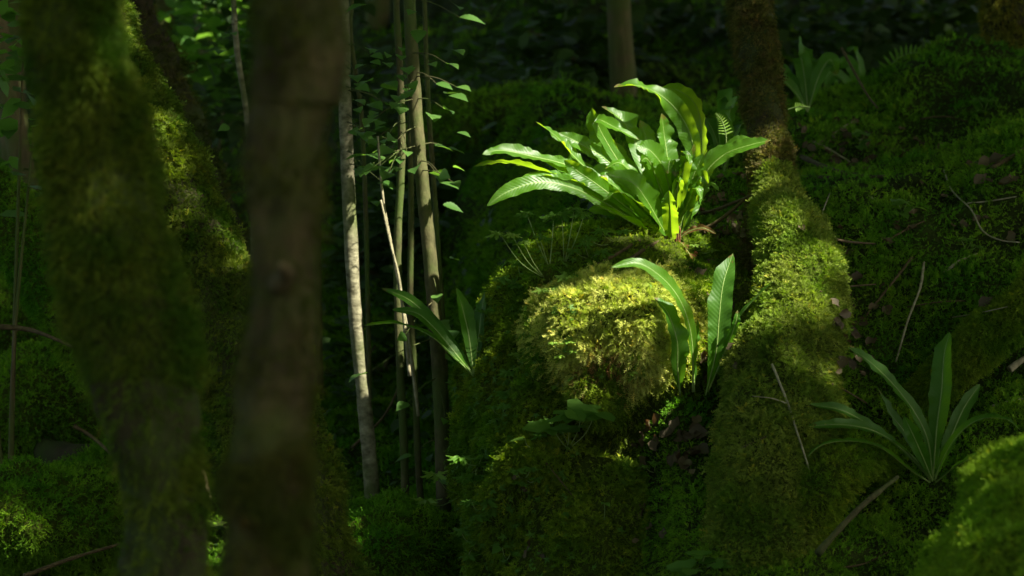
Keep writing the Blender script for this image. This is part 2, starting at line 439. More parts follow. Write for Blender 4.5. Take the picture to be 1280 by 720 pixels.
t4, _, _ = tree('mossy_tree', 'dim blurred mossy trunk standing behind the slanting golden mossy trunk', 'tree',
     [P(160, -40, 8.5), P(190, 60, 8.4), P(236, 180, 8.3), P(276, 300, 8.2), P(310, 420, 8.1), P(335, 560, 8), P(345, 640, 8)],
     [.065, .07, .08, .09, .1, .11, .12], 9., 'bark_moss', 90, 30, .2, 7, 4., moss=(5000, .03, 'moss_dark', 4, None))
# T5 right-hand central trunk with its root
t5, V5, F5 = tree('mossy_tree', 'upright shaggy trunk beside the large sunlit fern, with a thick mossy root flowing down', 'tree',
     [P(938, -40, 6.98), P(942, 30, 6.86), P(950, 100, 6.74), P(961, 180, 6.60), P(966, 250, 6.48), P(966, 330, 6.44)],
     [.056, .055, .053, .054, .062, .09], 8.0, 'bark_moss', 120, 44, .14, 12, 5., moss=(26000, .017, 'moss_hair', 6, lambda c, n: .25 + sst(-.4, .3, fbm(c * np.array([1, 1, .4]), 16, 2, 2))))
rt = mk('root', *merge([(RV, RF), (RV2, RF2)]), M['base'], t5)
t6, _, _ = tree('mossy_tree', 'dim mossy trunk at the top right edge standing on the green mound', 'tree',
     [P(1258, -40, 8.7), P(1262, 40, 8.7), P(1266, 100, 8.7), P(1268, 160, 8.75)], [.075, .08, .09, .12], 9.5, 'bark_moss', 60, 30, .2, 8, 6., moss=(5000, .025, 'moss_brown', 5, None))
# trees added outside the picture so that their crowns shade the place
for k, (x, y) in enumerate([(3.2, 3.2), (4.6, 6.2), (3.4, 9.5), (5.6, 1.2), (7.2, 4.6), (2.2, -1.5), (6.5, 9), (-2.6, 2.2), (-3.3, 7.5), (-1.5, -2.5), (9, 0), (9.5, 7)]):
    g0 = gpt(x, y)
    tree('woodland_tree', 'mossy forest tree standing outside the picture, its crown shading the fern', 'tree',
         [g0 + np.array([.1, 0, 2.5]), g0 + np.array([.05, 0, 1.2]), g0 - np.array([0, 0, .2])], [.10, .12, .17], 9, 'bark_far', 26, 14, .15, 5, 10. + k, 'shade trees around the clearing')
# background trunks
bgl = [(783, 12, 27, 8), (868, 15, 20, 4), (893, 17, 22, 3), (700, 19, 26, -4), (1003, 16, 18, 10), (1075, 18, 22, 2), (1142, 15, 16, -3), (1195, 17, 24, 3), (640, 17, 22, 4), (590, 20, 26, 2), (470, 15, 22, -8), (375, 18, 30, 0), (265, 15, 24, 8), (190, 12, 26, -8), (20, 13, 30, 4), (60, 10.5, 26, 22), (735, 22, 22, 0), (940, 21, 26, 4), (1240, 20, 24, 2), (820, 24, 22, 2), (120, 19, 30, 0), (330, 13, 18, 6)]
for k, (px, y, wpx, lean) in enumerate(bgl):
    r = wpx / 2 * y / FPX
    x = (px - 640) * y / FPX; g0 = gpt(x, y)
    lab = 'dim slender trunk far back in the dark wood'
    if k == 0: lab = 'brownish blurred trunk right behind the top of the large fern'
    if k == 15: lab = 'dark leaning trunk at the top left behind the thick mossy trunk'
    tree('background_tree', lab, 'tree', [g0 + np.array([-lean * .02, 0, 2.6]), g0 + np.array([-lean * .012, 0, 1.4]), g0 + np.array([0, 0, -.2])],
         [r * .9, r, r * 1.3], 9.5, 'bark_far', 30, 14, .14, 5, 40. + k, 'dim trunks in the background' if k not in (0, 15) else None, limbs=False)

# --------------------------------------------- moss-covered solids of the setting
bo = thing('mossy_boulder', (.25, 6.2, .2), 'large mossy boulder carrying the big sunlit hart\'s tongue fern on its top', 'boulder')
mk('rock', BV, BF, M['base'], bo)
GOLD_C = np.array([.235, 5.86, .86])
def w_main(c, n):
    return .30 + .9 * sst(-.5, .25, fbm(c, 8, 3, 5)) 
px_, py_ = 0, 0
Pp, Nn = scatter(BV, BF, 105000, w_main, 21)
qx, qy = project(Pp)
gold = (((qx - 765) / 95) ** 2 + ((qy - 392) / 88) ** 2) < 1 + .5 * vnoise(Pp * 18) + .45 * rng.normal(size=len(qx))  # patch that gets the painted sunlight colour, set by screen position
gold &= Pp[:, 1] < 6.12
sz = .019 * (.55 + .8 * sst(-.7, .8, fbm(Pp, 15, 2, 9)))
v, f, r = sprigs(Pp[~gold], Nn[~gold], sz[~gold], 22, 7, .7)
tag(mk('moss', v, f, M['moss'], bo, {'rnd': r}), kind='stuff')
dead = gold & ((((qx - 757) / 42) ** 2 + ((qy - 470) / 40) ** 2) < 1 + .5 * rng.normal(size=len(qx)))
v, f, r = sprigs(Pp[dead], Nn[dead], .015, 25, 5, .9, .08)
tag(mk('moss', v, f, M['moss_dead'], bo, {'rnd': r}), 'brown dead moss under the golden cushion', kind='stuff')
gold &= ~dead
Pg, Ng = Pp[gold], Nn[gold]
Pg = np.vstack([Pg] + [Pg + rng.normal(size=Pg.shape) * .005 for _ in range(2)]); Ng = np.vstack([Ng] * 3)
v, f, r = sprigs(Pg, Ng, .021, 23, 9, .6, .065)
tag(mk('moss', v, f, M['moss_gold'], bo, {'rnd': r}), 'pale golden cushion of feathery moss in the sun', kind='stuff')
# root moss
Pp, Nn = scatter(RV, RF, 46000, lambda c, n: .6 + .5 * sst(-.4, .3, fbm(c, 9, 2, 6)), 31)
v, f, r = sprigs(Pp, Nn, .018 * (.7 + .6 * sst(-.6, .8, fbm(Pp, 15, 2, 3))), 32, 7, .8)
tag(mk('moss', v, f, M['moss_root'], t5, {'rnd': r}), 'yellowish feathery moss on the root', kind='stuff')
Pp, Nn = scatter(RV2, RF2, 7000, None, 33)
v, f, r = sprigs(Pp, Nn, .016, 34, 6, .7)
tag(mk('moss', v, f, M['moss'], t5, {'rnd': r}), kind='stuff')
# bottom right rock
ro = thing('mossy_rock', (1.1, 4.2, .3), 'bright green mossy rock, softly out of focus, filling the bottom right corner', 'rock')
mk('rock', CV, CF, M['base'], ro)
Pp, Nn = scatter(CV, CF, 42000, None, 41)
v, f, r = sprigs(Pp, Nn, .015, 42, 5, .4, .13)
tag(mk('moss', v, f, M['moss_bright'], ro, {'rnd': r}), kind='stuff')
lo = thing('mossy_log', P(1235, 430, 5.95), 'short mossy log slanting down behind the right-hand fern', 'log')
mk('wood', LV, LF, M['base'], lo)
Pp, Nn = scatter(LV, LF, 14000, None, 51)
v, f, r = sprigs(Pp, Nn, .015, 52, 6, .7)
tag(mk('moss', v, f, M['moss'], lo, {'rnd': r}), kind='stuff')
solids = [(TV, TF), (BV, BF), (RV, RF), (RV2, RF2), (CV, CF), (LV, LF), (V3, F3), (V5, F5)]
# dim left rocks
left_rocks = [((130, 610, 7.2), (.20, .25, .12), 'low mossy rock between the left trunks near the bottom'),
              ((40, 640, 6.6), (.26, .3, .13), 'broad dark mossy rock in the bottom left corner'),
              ((20, 450, 8.6), (.3, .4, .3), 'dark mossy rock at the left edge below the pale branch'),
              ((60, 520, 7.6), (.26, .3, .2), 'dark mossy rock left of the thick trunk, half way down'),
              ((470, 690, 6.4), (.22, .3, .14), 'low dark mossy rock at the foot of the pale saplings'),
              ((640, 215, 10.5), (.5, .5, .35), 'dim mossy boulder in the gloom left of the large fern'),
              ((440, 380, 10.), (.45, .4, .3), 'dim mossy boulder behind the pale saplings')]
for k, ((a, b, y), rr, lab) in enumerate(left_rocks):
    c = P(a, b, y)
    V, F = blob([(c, rr), (c + np.array([rr[0] * .6, .1, -rr[2] * .4]), tuple(q * .8 for q in rr))], .022, ((.04, 4), (.02, 13)), 60 + k)
    rk = thing('mossy_rock', c, lab, 'rock'); mk('rock', V, F, M['base'], rk)
    Pp, Nn = scatter(V, F, 9000, None, 61 + k)
    v, f, r = sprigs(Pp, Nn, .02 * (y / 6), 62 + k, 4, .5, .13)
    tag(mk('moss', v, f, M['moss_green'], rk, {'rnd': r}), kind='stuff')
    solids.append((V, F))
# ground moss carpet
def w_gr(c, n):
    e = (.45 + .75 * sst(-.45, .1, fbm(c, 3.5, 3, 7))) * np.interp(c[:, 1], [9, 10.5], [1, .15])
    lit = np.exp(-((c[:, 0] - .62) / .2) ** 2 - ((c[:, 1] - 6.3) / .45) ** 2)
    return e * (1 - .9 * lit) * (c[:, 1] < 15) * (c[:, 1] > 3)
Pp, Nn = scatter(TV, TF, 260000, w_gr, 71)
v, f, r = sprigs(Pp, Nn, .019 * (Pp[:, 1] / 6) ** .8 * (.6 + .8 * sst(-.7, .8, fbm(Pp, 12, 2, 9))), 72, 6, .5)
tag(mk('moss_carpet', v, f, M['moss_green'], None, {'rnd': r}), 'carpet of feathery green moss over the forest floor', 'moss', kind='stuff')

bvV, bvF = merge(solids)
BVH = BVHTree.FromPolygons([Vector(p) for p in bvV], [tuple(int(i) for i in q) for fs in bvF for q in fs])
def hit(px, py):
    o = Vector((0, 0, CZ)); d = Vector(P(px, py, 1.) - np.array([0, 0, CZ])).normalized()
    loc, n, i, _ = BVH.ray_cast(o, d)
    if loc is None: return P(px, py, 7), np.array([0, 0, 1.])
    n = np.array(n)
    if n @ np.array(d) > 0: n = -n
    return np.array(loc), n

# ---------------------------------------------------------------- leaves
def tmpl(outline, fold=.12, curl=.15):
    """outline: list of (x along 0..1, y half width) -> symmetric blade with midline"""
    o = np.array(outline); n = len(o)
    mid = np.column_stack([o[:, 0], np.zeros(n), np.zeros(n)])
    l = np.column_stack([o[:, 0], o[:, 1], np.abs(o[:, 1]) * fold])
    r = np.column_stack([o[:, 0], -o[:, 1], np.abs(o[:, 1]) * fold])
    V = np.vstack([mid, l, r]); V[:, 2] -= curl * V[:, 0] ** 2
    i = np.arange(n - 1)
    return V, np.vstack([np.stack([i, i + 1, n + i + 1, n + i], -1), np.stack([i + 1, i, 2 * n + i, 2 * n + i + 1], -1)])
OVATE = tmpl([(0, .01), (.06, .13), (.12, .15), (.2, .25), (.26, .24), (.36, .32), (.42, .28), (.5, .30), (.56, .25), (.66, .24), (.72, .17), (.8, .14), (.86, .08), (1, .0)], .25, .22)
SIMPLE = tmpl([(0, .01), (.25, .3), (.6, .3), (1, 0)])
def lobed():
    V = [(0, 0, 0)]; k = 0
    for li, (ang, ln) in enumerate([(-125, .55), (-62, .85), (0, 1.), (62, .85), (125, .55)]):
        for da, rr in ((-26, .35), (-17, .66), (-9, .62), (-7, .86), (0, 1.), (7, .86), (9, .62), (17, .66), (26, .35)):
            a = math.radians(ang + da); V.append((rr * ln * math.cos(a) * .6 + .0, rr * ln * math.sin(a) * .6, .06 * math.cos(da * .2) - .12 * rr * rr + .03 * (li % 2)))
    n = len(V) - 1
    F = np.array([(0, 1 + i, 1 + (i + 1) % n) for i in range(n - 1)])
    return np.array(V), F
LOBED = lobed()
IVY = (np.array([(0, 0, 0), (-.1, .35, .02), (.12, .5, 0), (.35, .3, .04), (.62, .3, .0), (1, 0, -.06), (.62, -.3, 0), (.35, -.3, .04), (.12, -.5, 0), (-.1, -.35, .02)]),
       np.array([(0, i, i + 1) for i in range(1, 9)]))
DRY = (np.array([(0, 0, 0), (.2, .3, .18), (.5, .38, .3), (.8, .2, .1), (1, 0, .2), (.75, -.25, .28), (.45, -.34, .1), (.2, -.25, .25), (.5, 0, -.02)]),
       np.array([(8, 0, 7), (8, 1, 0), (8, 2, 1), (8, 3, 2), (8, 4, 3), (8, 5, 4), (8, 6, 5), (8, 7, 6)]))
def leaves(tm, C, D, Nn, L, seed=0):
    TV_, TF_ = tm; n = len(C)
    D = norm(D); S = norm(np.cross(Nn, D)); U = np.cross(D, S)
    L = np.broadcast_to(L, n)[:, None, None]
    V = C[:, None] + (TV_[None, :, 0:1] * D[:, None] + TV_[None, :, 1:2] * S[:, None] + TV_[None, :, 2:3] * U[:, None]) * L
    m = len(TV_)
    F = (TF_[None] + (np.arange(n) * m)[:, None, None]).reshape(-1, TF_.shape[1])
    r = np.random.default_rng(seed).random(n)
    return V.reshape(-1, 3), F, np.repeat(r, m)

# ------------------------------------------------------------------ ferns
FERNK = 0
def frond(parent, pts, wpx, hint, mat='frond', wave=1., stalk=.1):
    """pts: (px,py,Y) from tip to base"""
    global FERNK; FERNK += 1
    pts = [P(*q) if len(q) == 3 else q for q in pts][::-1]
    pts = np.array(pts)
    n = 64; c = catmull(pts, n); t = np.linspace(0, 1, n)
    T = norm(np.gradient(c, axis=0))
    hv = np.array(hint, float); 
    S = norm(np.cross(T, hv)); U = norm(np.cross(S, T))
    Ym = pts[:, 1].mean(); W = wpx / 2 * Ym / FPX * .86
    prof = np.interp(t, [0, stalk * .6, stalk + .08, .35, .6, .8, .92, .97, 1], [.1, .12, .55, .86, 1, .86, .5, .26, .0])
    m = 9; u = np.linspace(-1, 1, m)
    ph = FERNK * 1.7; Ln = np.linalg.norm(np.diff(c, axis=0), axis=1).sum()
    fr = Ln / .028
    rf_ = np.random.default_rng(FERNK)
    ms = [np.interp(t, np.linspace(0, 1, 14), rf_.normal(size=14)) for _ in range(2)]      # irregular ruffles, a different run on each margin
    mm = np.where(u[None] > 0, ms[0][:, None], ms[1][:, None])
    wv = wave * W * (.24 * mm * np.abs(u) ** 2 + .11 * np.sin(t * fr * 4.1 + ph * 2 + 2 * ms[0])[:, None] * np.abs(u) ** 2.5)
    edge = 1 + wave * .09 * mm * np.abs(u)[None] ** 4 + .02 * np.sin(t * fr * 9 + ph * 3 + 3 * ms[1])[:, None] * np.abs(u)[None] ** 6
    chan = (np.abs(u) ** 1.3 * .28)[None] * W * prof[:, None]
    tw = .95 * math.sin(ph * 2.3) * t          # slow twist along the blade
    S2 = S * np.cos(tw)[:, None] + U * np.sin(tw)[:, None]; U2 = np.cross(S2, T)
    V = c[:, None] + S2[:, None] * (u[None] * W * prof[:, None] * edge)[:, :, None] + U2[:, None] * (chan + wv * prof[:, None])[:, :, None]
    i = np.arange(n - 1)[:, None] * m + np.arange(m - 1)[None]
    F = np.stack([i, i + 1, i + m + 1, i + m], -1).reshape(-1, 4)
    o = mk('frond', V.reshape(-1, 3), F, M[mat], parent, {'t': np.repeat(t * Ln * 1.6, m), 's': np.tile(u, n), 'e': np.repeat(t, m) + .06 * math.sin(ph * 5.1)})
    rv, rf = tube(c[::3] + U2[::3] * -.0003, np.interp(t[::3], [0, .2, .8, 1], [.0024, .0017, .0009, .0003]), 40, 6)
    rb = mk('midrib', rv, rf, M['rib'], o)
    rb.location = (0, 0, 0)
    return o
CAM = np.array([0, -1, .15]); UP = np.array([0, 0, 1.]); 
def hv(c, u, s=0): return np.array([s, -c, u + .15 * c])

b0 = hit(843, 300)[0]
by = b0[1]
f1 = thing('harts_tongue_fern', b0, 'large hart\'s tongue fern with many strap-shaped sunlit fronds on the boulder top', 'fern')
B = lambda dx=0, dy=0, d=0: (843 + dx, 303 + dy, by + .0 + d)
FR = [
 ([(670, 152, by - .02), (697, 172, by), (722, 200, by), (775, 248, by + .01), B(-5, -4)], 25, hv(.75, .8, .3)),
 ([(740, 135, by + .06), (747, 163, by + .07), (762, 193, by + .07), (795, 245, by + .04), B(-3, -4)], 31, hv(1, .25, .35)),
 ([(752, 133, by + .10), (777, 150, by + .11), (794, 178, by + .1), (812, 230, by + .05), B(-2, -4)], 30, hv(1, .35, -.1)),
 ([(799, 175, by - .02), (770, 160, by - .01), (746, 152, by + .03), (775, 205, by + .05), (815, 260, by + .03), B()], 22, hv(.7, .7, 0)),
 ([(603, 193, by - .1), (625, 188, by - .08), (663, 195, by - .06), (713, 208, by - .04), (770, 238, by - .02), B(-8, -2)], 23, hv(.3, 1, 0)),
 ([(592, 208, by - .16), (625, 202, by - .14), (667, 211, by - .11), (715, 228, by - .08), (775, 258, by - .04), B(-9, -1)], 22, hv(.3, 1, 0)),
 ([(608, 258, by - .2), (634, 240, by - .18), (673, 228, by - .15), (713, 234, by - .12), (755, 253, by - .08), (805, 283, by - .04), B(-6)], 27, hv(.55, .8, -.1)),
 ([(634, 233, by - .15), (665, 221, by - .13), (703, 222, by - .11), (745, 240, by - .07), (800, 272, by - .03), B(-6)], 22, hv(.3, 1, 0)),
 ([(767, 109, by + .02), (797, 107, by + .04), (827, 120, by + .07), (851, 145, by + .09), (866, 180, by + .09), (867, 230, by + .06), B(6, -4)], 31, hv(.7, .4, -.6)),
 ([(823, 111, by + .10), (848, 113, by + .13), (870, 132, by + .15), (877, 165, by + .14), (875, 200, by + .11), (864, 250, by + .06), B(6, -4)], 36, hv(.9, .2, -.45)),
 ([(827, 142, by + .06), (830, 167, by + .07), (834, 196, by + .06), (838, 245, by + .04), B()], 31, hv(1, .1, .1)),
 ([(794, 184, by - .08), (812, 188, by - .07), (829, 210, by - .05), (838, 245, by - .03), B(-1)], 31, hv(.9, .6, .2)),
 ([(757, 217, by - .16), (790, 228, by - .13), (808, 250, by - .1), (825, 280, by - .05), B(-4, 3)], 36, hv(.8, .8, .2)),
 ([(868, 180, by - .05), (855, 208, by - .06), (844, 242, by - .05), (840, 275, by - .02), B()], 32, hv(1, .1, .35)),
 ([(879, 192, by - .02), (866, 222, by - .02), (857, 256, by - .01), B(3)], 28, hv(1, .1, .5)),
 ([(964, 175, by - .06), (935, 182, by - .05), (906, 193, by - .03), (882, 216, by - .02), (864, 253, by), B(5)], 27, hv(.6, .8, 0)),
 ([(948, 173, by + .02), (922, 178, by + .03), (895, 196, by + .03), (873, 228, by + .02), B(5)], 24, hv(.25, 1, 0)),
 ([(836, 238, by - .12), (837, 252, by - .12), (838, 268, by - .10), (839, 292, by - .06), (842, 306, by - .02)], 25, hv(1, .15, .1)),
 ([(744, 256, by - .12), (768, 266, by - .1), (797, 282, by - .07), (824, 297, by - .03), B(-3, 2)], 21, hv(.4, 1, 0)),
 ([(698, 166, by + .02), (722, 178, by + .03), (755, 198, by + .04), (790, 232, by + .03), B(-4)], 25, hv(.8, .6, 0)),
 ([(676, 196, by - .04), (700, 207, by - .04), (730, 224, by - .03), (783, 260, by - .01), B(-6)], 28, hv(.5, .9, .1)),
 ([(750, 220, by - .06), (775, 238, by - .06), (798, 264, by - .04), B(-4)], 30, hv(.9, .5, .1)),
 ([(716, 185, by + .08), (724, 215, by + .07), (748, 245, by + .06), (795, 275, by + .03), B(-5)], 30, hv(1, .3, .3)),
 ([(800, 150, by + .17), (812, 185, by + .16), (826, 235, by + .1), B()], 30, hv(1, .1, .1)),
 ([(770, 178, by + .12), (782, 215, by + .11), (808, 260, by + .07), B(-3)], 31, hv(1, .3, .2)),
 ([(705, 200, by - .10), (722, 214, by - .1), (748, 232, by - .09), (795, 268, by - .05), B(-5)], 24, hv(.8, .7, .2)),
 ([(893, 205, by + .10), (883, 222, by + .09), (868, 255, by + .05), B(4)], 22, hv(1, .1, .6)),
 ([(812, 200, by + .02), (820, 225, by + .02), (832, 262, by + .01), B()], 33, hv(1, .2, -.2)),
 ([(735, 262, by - .02), (762, 262, by - .02), (800, 280, by - .01), B(-3, 2)], 26, hv(.8, .6, 0)),
]
rx = np.random.default_rng(91)
for k in range(22):
    a = rx.uniform(-1, 1); ex = a * rx.uniform(60, 150) - 25; ht = rx.uniform(80, 135) * (1 - .5 * abs(a)); dy = rx.uniform(-.12, .16)
    FR.append(([(843 + ex, 303 - ht * rx.uniform(.75, .98), by + dy), (843 + ex * .75, 303 - ht, by + dy * .8), (843 + ex * .36, 303 - ht * .6, by + dy * .4), B(rx.uniform(-8, 5), -2)], rx.uniform(13, 22), hv(rx.uniform(.2, 1), rx.uniform(.3, 1), rx.uniform(-.5, .5))))
for k, (p, w, h) in enumerate(FR):
    frond(f1, p, w, h, 'frond')
for p, w in [([(868, 330, by - .12), (862, 318, by - .1), (852, 304, by - .06), B()], 9), ([(800, 318, by - .12), (815, 308, by - .1), (832, 300, by - .06), B()], 10), ([(895, 292, by - .02), (878, 285, by - .02), (860, 290, by - .01), B()], 9), ([(822, 330, by - .14), (830, 318, by - .11), (838, 306, by - .06), B()], 8)]:
    tag(frond(f1, p, w, hv(.6, .7, .3), 'frond_dead', 1.6), 'withered brown frond')
rs = np.random.default_rng(3)
for k in range(9):
    a = B(rs.uniform(-9, 9), rs.uniform(-26, -12), rs.uniform(-.04, .01)); b = B(rs.uniform(-8, 8), 16, rs.uniform(-.03, .0))
    v, f = tube([P(*a), P((a[0] + b[0]) / 2 + rs.uniform(-2, 2), (a[1] + b[1]) / 2, a[2]), P(*b)], [.002, .0028, .0035], 8, 6)
    mk('stalk', v, f, M['stalk'], f1)

b1 = hit(866, 490)[0]; y1 = min(b1[1], 5.84)
f2 = thing('harts_tongue_fern', b1, 'young hart\'s tongue fern with few upright fronds between the golden moss and the root', 'fern')
for p, w, h, m_ in [
 ([(817, 372, y1 - .06), (834, 390, y1 - .06), (846, 425, y1 - .06), (847, 458, y1 - .04), (850, 494, y1)], 31, hv(1, .1, .15), 'frond_dark'),
 ([(764, 334, y1 - .14), (797, 329, y1 - .12), (826, 346, y1 - .1), (848, 372, y1 - .07), (861, 405, y1 - .05), (866, 442, y1 - .03), (866, 490, y1)], 23, hv(.75, .6, .35), 'frond'),
 ([(916, 317, y1 + .02), (904, 355, y1 - .02), (899, 397, y1 - .04), (895, 440, y1 - .04), (882, 494, y1)], 36, hv(1, .1, .25), 'frond_dark'),
 ([(872, 398, y1), (870, 420, y1), (867, 445, y1), (868, 490, y1 + .01)], 15, hv(.8, .1, .6), 'frond_dark'),
 ([(966, 352, y1 - .1), (945, 372, y1 - .08), (923, 398, y1 - .06), (905, 435, y1 - .03), (885, 490, y1)], 10, hv(.7, .6, 0), 'frond_dark'),
 ([(922, 388, y1 - .07), (920, 402, y1 - .07), (910, 430, y1 - .05), (885, 490, y1)], 11, hv(1, .1, 0), 'frond_dark')]:
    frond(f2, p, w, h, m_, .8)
b2 = hit(1166, 600)[0]; y2 = min(b2[1], 5.7)
b2 = P(1166, 600, y2)
f3 = thing('harts_tongue_fern', b2, 'shaded hart\'s tongue fern growing in the hollow right of the root', 'fern')
for p, w, h in [
 ([(1060, 434, y2 - .08), (1087, 452, y2 - .07), (1117, 481, y2 - .05), (1143, 515, y2 - .03), (1160, 552, y2 - .02), (1166, 600, y2)], 27, hv(1, .4, .3)),
 ([(1187, 415, y2 + .02), (1180, 445, y2), (1177, 488, y2 - .01), (1171, 535, y2 - .01), (1166, 600, y2)], 33, hv(1, .1, 0)),
 ([(1098, 486, y2 + .02), (1113, 517, y2 + .02), (1134, 545, y2 + .01), (1164, 600, y2)], 25, hv(1, .3, .3)),
 ([(1012, 505, y2 - .1), (1055, 514, y2 - .09), (1092, 535, y2 - .06), (1130, 564, y2 - .03), (1164, 600, y2)], 20, hv(.5, .9, 0)),
 ([(1006, 533, y2 - .14), (1055, 531, y2 - .12), (1098, 541, y2 - .09), (1140, 570, y2 - .04), (1164, 602, y2)], 22, hv(.4, 1, 0)),
 ([(1008, 572, y2 - .2), (1028, 556, y2 - .18), (1062, 551, y2 - .16), (1100, 559, y2 - .12), (1135, 585, y2 - .06), (1164, 604, y2)], 21, hv(.5, 1, 0)),
 ([(1275, 537, y2 - .12), (1257, 524, y2 - .11), (1225, 524, y2 - .09), (1198, 543, y2 - .06), (1178, 575, y2 - .02), (1168, 602, y2)], 22, hv(.7, .8, 0)),
 ([(1254, 576, y2 - .16), (1225, 570, y2 - .13), (1196, 582, y2 - .08), (1168, 604, y2)], 18, hv(.4, 1, 0)),
 ([(1225, 480, y2 + .1), (1205, 510, y2 + .07), (1185, 555, y2 + .03), (1167, 600, y2)], 22, hv(.9, .4, -.3)),
 ([(1130, 520, y2 - .1), (1142, 545, y2 - .09), (1155, 575, y2 - .05), (1166, 602, y2)], 22, hv(1, .5, .3))]:
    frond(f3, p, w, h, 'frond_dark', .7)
y3 = 6.15
f4 = thing('harts_tongue_fern', P(592, 470, y3), 'blurry hart\'s tongue fern on the shaded left flank of the boulder', 'fern')
for p, w, h in [
 ([(455, 407, 6.3), (495, 404, 6.25), (537, 419, 6.2), (572, 450, 6.15), (592, 470, y3)], 17, hv(.4, 1, 0)),
 ([(490, 387, 6.2), (520, 391, 6.18), (543, 410, 6.15), (572, 445, 6.12), (592, 470, y3)], 20, hv(.5, .8, .3)),
 ([(477, 360, 6.35), (510, 374, 6.3), (540, 400, 6.25), (573, 440, 6.18), (592, 470, y3)], 17, hv(.6, .8, 0)),
 ([(570, 360, 6.2), (578, 385, 6.2), (586, 420, 6.18), (592, 470, y3)], 27, hv(1, .1, .2)),
 ([(606, 366, 6.25), (602, 390, 6.22), (598, 425, 6.2), (592, 470, y3)], 26, hv(1, .1, -.3))]:
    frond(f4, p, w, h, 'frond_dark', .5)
def wild_fern(px, py, Y, n, spread, hgt, label, seed, w=26):
    r = np.random.default_rng(seed); c = P(px, py, Y)
    t = thing('harts_tongue_fern', c, label, 'fern')
    for k in range(n):
        a = r.uniform(-1, 1); dx = a * spread; top = hgt * (1 - .45 * a * a) * r.uniform(.75, 1.1); dY = r.uniform(-.2, .25)
        pts = [(px + dx, py - top * r.uniform(.55, 1.), Y + dY), (px + dx * .75, py - top * .95, Y + dY * .7), (px + dx * .35, py - top * .62, Y + dY * .35), (px, py, Y)]
        frond(t, pts, w * 6 / Y, hv(.7, .6, -a * .5), 'frond_dark', .5)
wild_fern(1010, 140, 7.9, 6, 60, 80, 'dim fern in the shade right behind the shaggy upright trunk', 5, 34)
wild_fern(905, 215, 7.2, 5, 32, 115, 'dark fern between the large sunlit fern and the shaggy trunk', 6, 36)
wild_fern(1085, 150, 9.2, 5, 70, 90, 'dim fern on the far side of the mossy ground by the green mound', 8, 30)

# compound fern (pinnate) top right and tiny one by the trunk
def pinnate(pts, leafL, label, mat, nl=16, name='lacy_fern'):
    pts = [P(*q) for q in pts]; c = catmull(pts, nl + 6); T = norm(np.gradient(c, axis=0))
    th = thing(name, pts[0], label, 'fern')
    v, f = tube(c, np.linspace(.0018, .0006, len(c)), 24, 5); mk('stem', v, f, M['stem_green'], th)
    cc = c[4:]; tt = T[4:]; S = norm(np.cross(tt, CAM)); k = np.linspace(1, .2, len(cc))
    C = np.vstack([cc, cc]); D = np.vstack([S + tt * .35, -S + tt * .35]); L = np.concatenate([k, k]) * leafL
    nn = np.tile(norm(CAM + UP * .8), (len(C), 1))
    v, f, r = leaves(tmpl([(0, .03), (.15, .14), (.25, .10), (.4, .15), (.5, .09), (.65, .11), (.8, .06), (1, 0)]), C, D, nn, L)
    mk('foliage', v, f, M[mat], th, {'rnd': r})
pinnate([(1095, 120, 8.6), (1115, 80, 8.6), (1140, 66, 8.6), (1165, 72, 8.55), (1195, 100, 8.5)], .05, 'small lacy fern frond arching in front of the dark wood, top right', 'leaf')
pinnate([(1130, 110, 8.6), (1150, 85, 8.6), (1172, 68, 8.6), (1192, 58, 8.6)], .055, 'small lacy fern frond rising above the green mound', 'leaf')
pinnate([(908, 185, 6.5), (907, 165, 6.5), (902, 150, 6.5), (895, 142, 6.48)], .022, 'tiny pale lacy fern tip between the large fern and the trunk', 'leaf_pale', 9)
pinnate([(985, 137, 6.45), (995, 134, 6.42), (1003, 133, 6.4), (1012, 134, 6.38)], .014, 'tiny lit fern sprig sticking out right of the shaggy trunk', 'leaf_pale', 8)

# --------------------------------------------------------------- saplings
def sapling(label, pts, wpx, bark, lf=None, seed=1, group=None, nleaf=0, lpx=30, name='sapling', low=None):
    Y = pts[0][2]
    pp = [P(*q) for q in pts]; r0 = wpx / 2 * Y / FPX
    pp, rr = up_path(pp, [r0 * (.85 + .25 * i / (len(pts) - 1)) for i in range(len(pts))], 5.5)
    th = thing(name, pp[-1], label, 'sapling', group)
    v, f = tube(pp, rr, 120, 16, .09, 22, seed); mk('trunk', v, f, M[bark], th)
    if nleaf:
        r = np.random.default_rng(seed)
        C = []; D = []; tw = []
        for k in range(nleaf):
            lx, ly, y = lf(r)
            tip = P(lx, ly, y)
            # nearest trunk point
            tr = catmull(pp, 200); j = np.argmin(np.linalg.norm((tr - tip) * np.array([1, 1, .7]), axis=1)); s = tr[max(j - 4, 0)]
            C.append(tip); d = (tip - s) * np.array([1, 1, .15]) + r.normal(size=3) * np.array([.02, .03, .004]); D.append(d)
            if k % 2 == 0: tw.append(tube([s, (s + tip) / 2 + np.array([0, 0, .012]), tip], [.0018, .0012, .0008], 6, 4))
        C = np.array(C); D = np.array(D)
        nn = norm(UP + r.normal(size=(nleaf, 3)) * .32 + CAM * .3)
        v, f, rn = leaves(OVATE, C, D, nn, lpx * Y / FPX * r.uniform(.65, 1.25, nleaf), seed)
        mk('foliage', v, f, M['leaf_tree'], th, {'rnd': rn})
        for v, f in tw: mk('side_twig', v, f, M['bark_thin'], th)
    return th
YS = 6.75
SPOT = [(497, 130, 6.42), (509, 118, 6.48), (478, 152, 6.4), (458, 215, 6.4)]
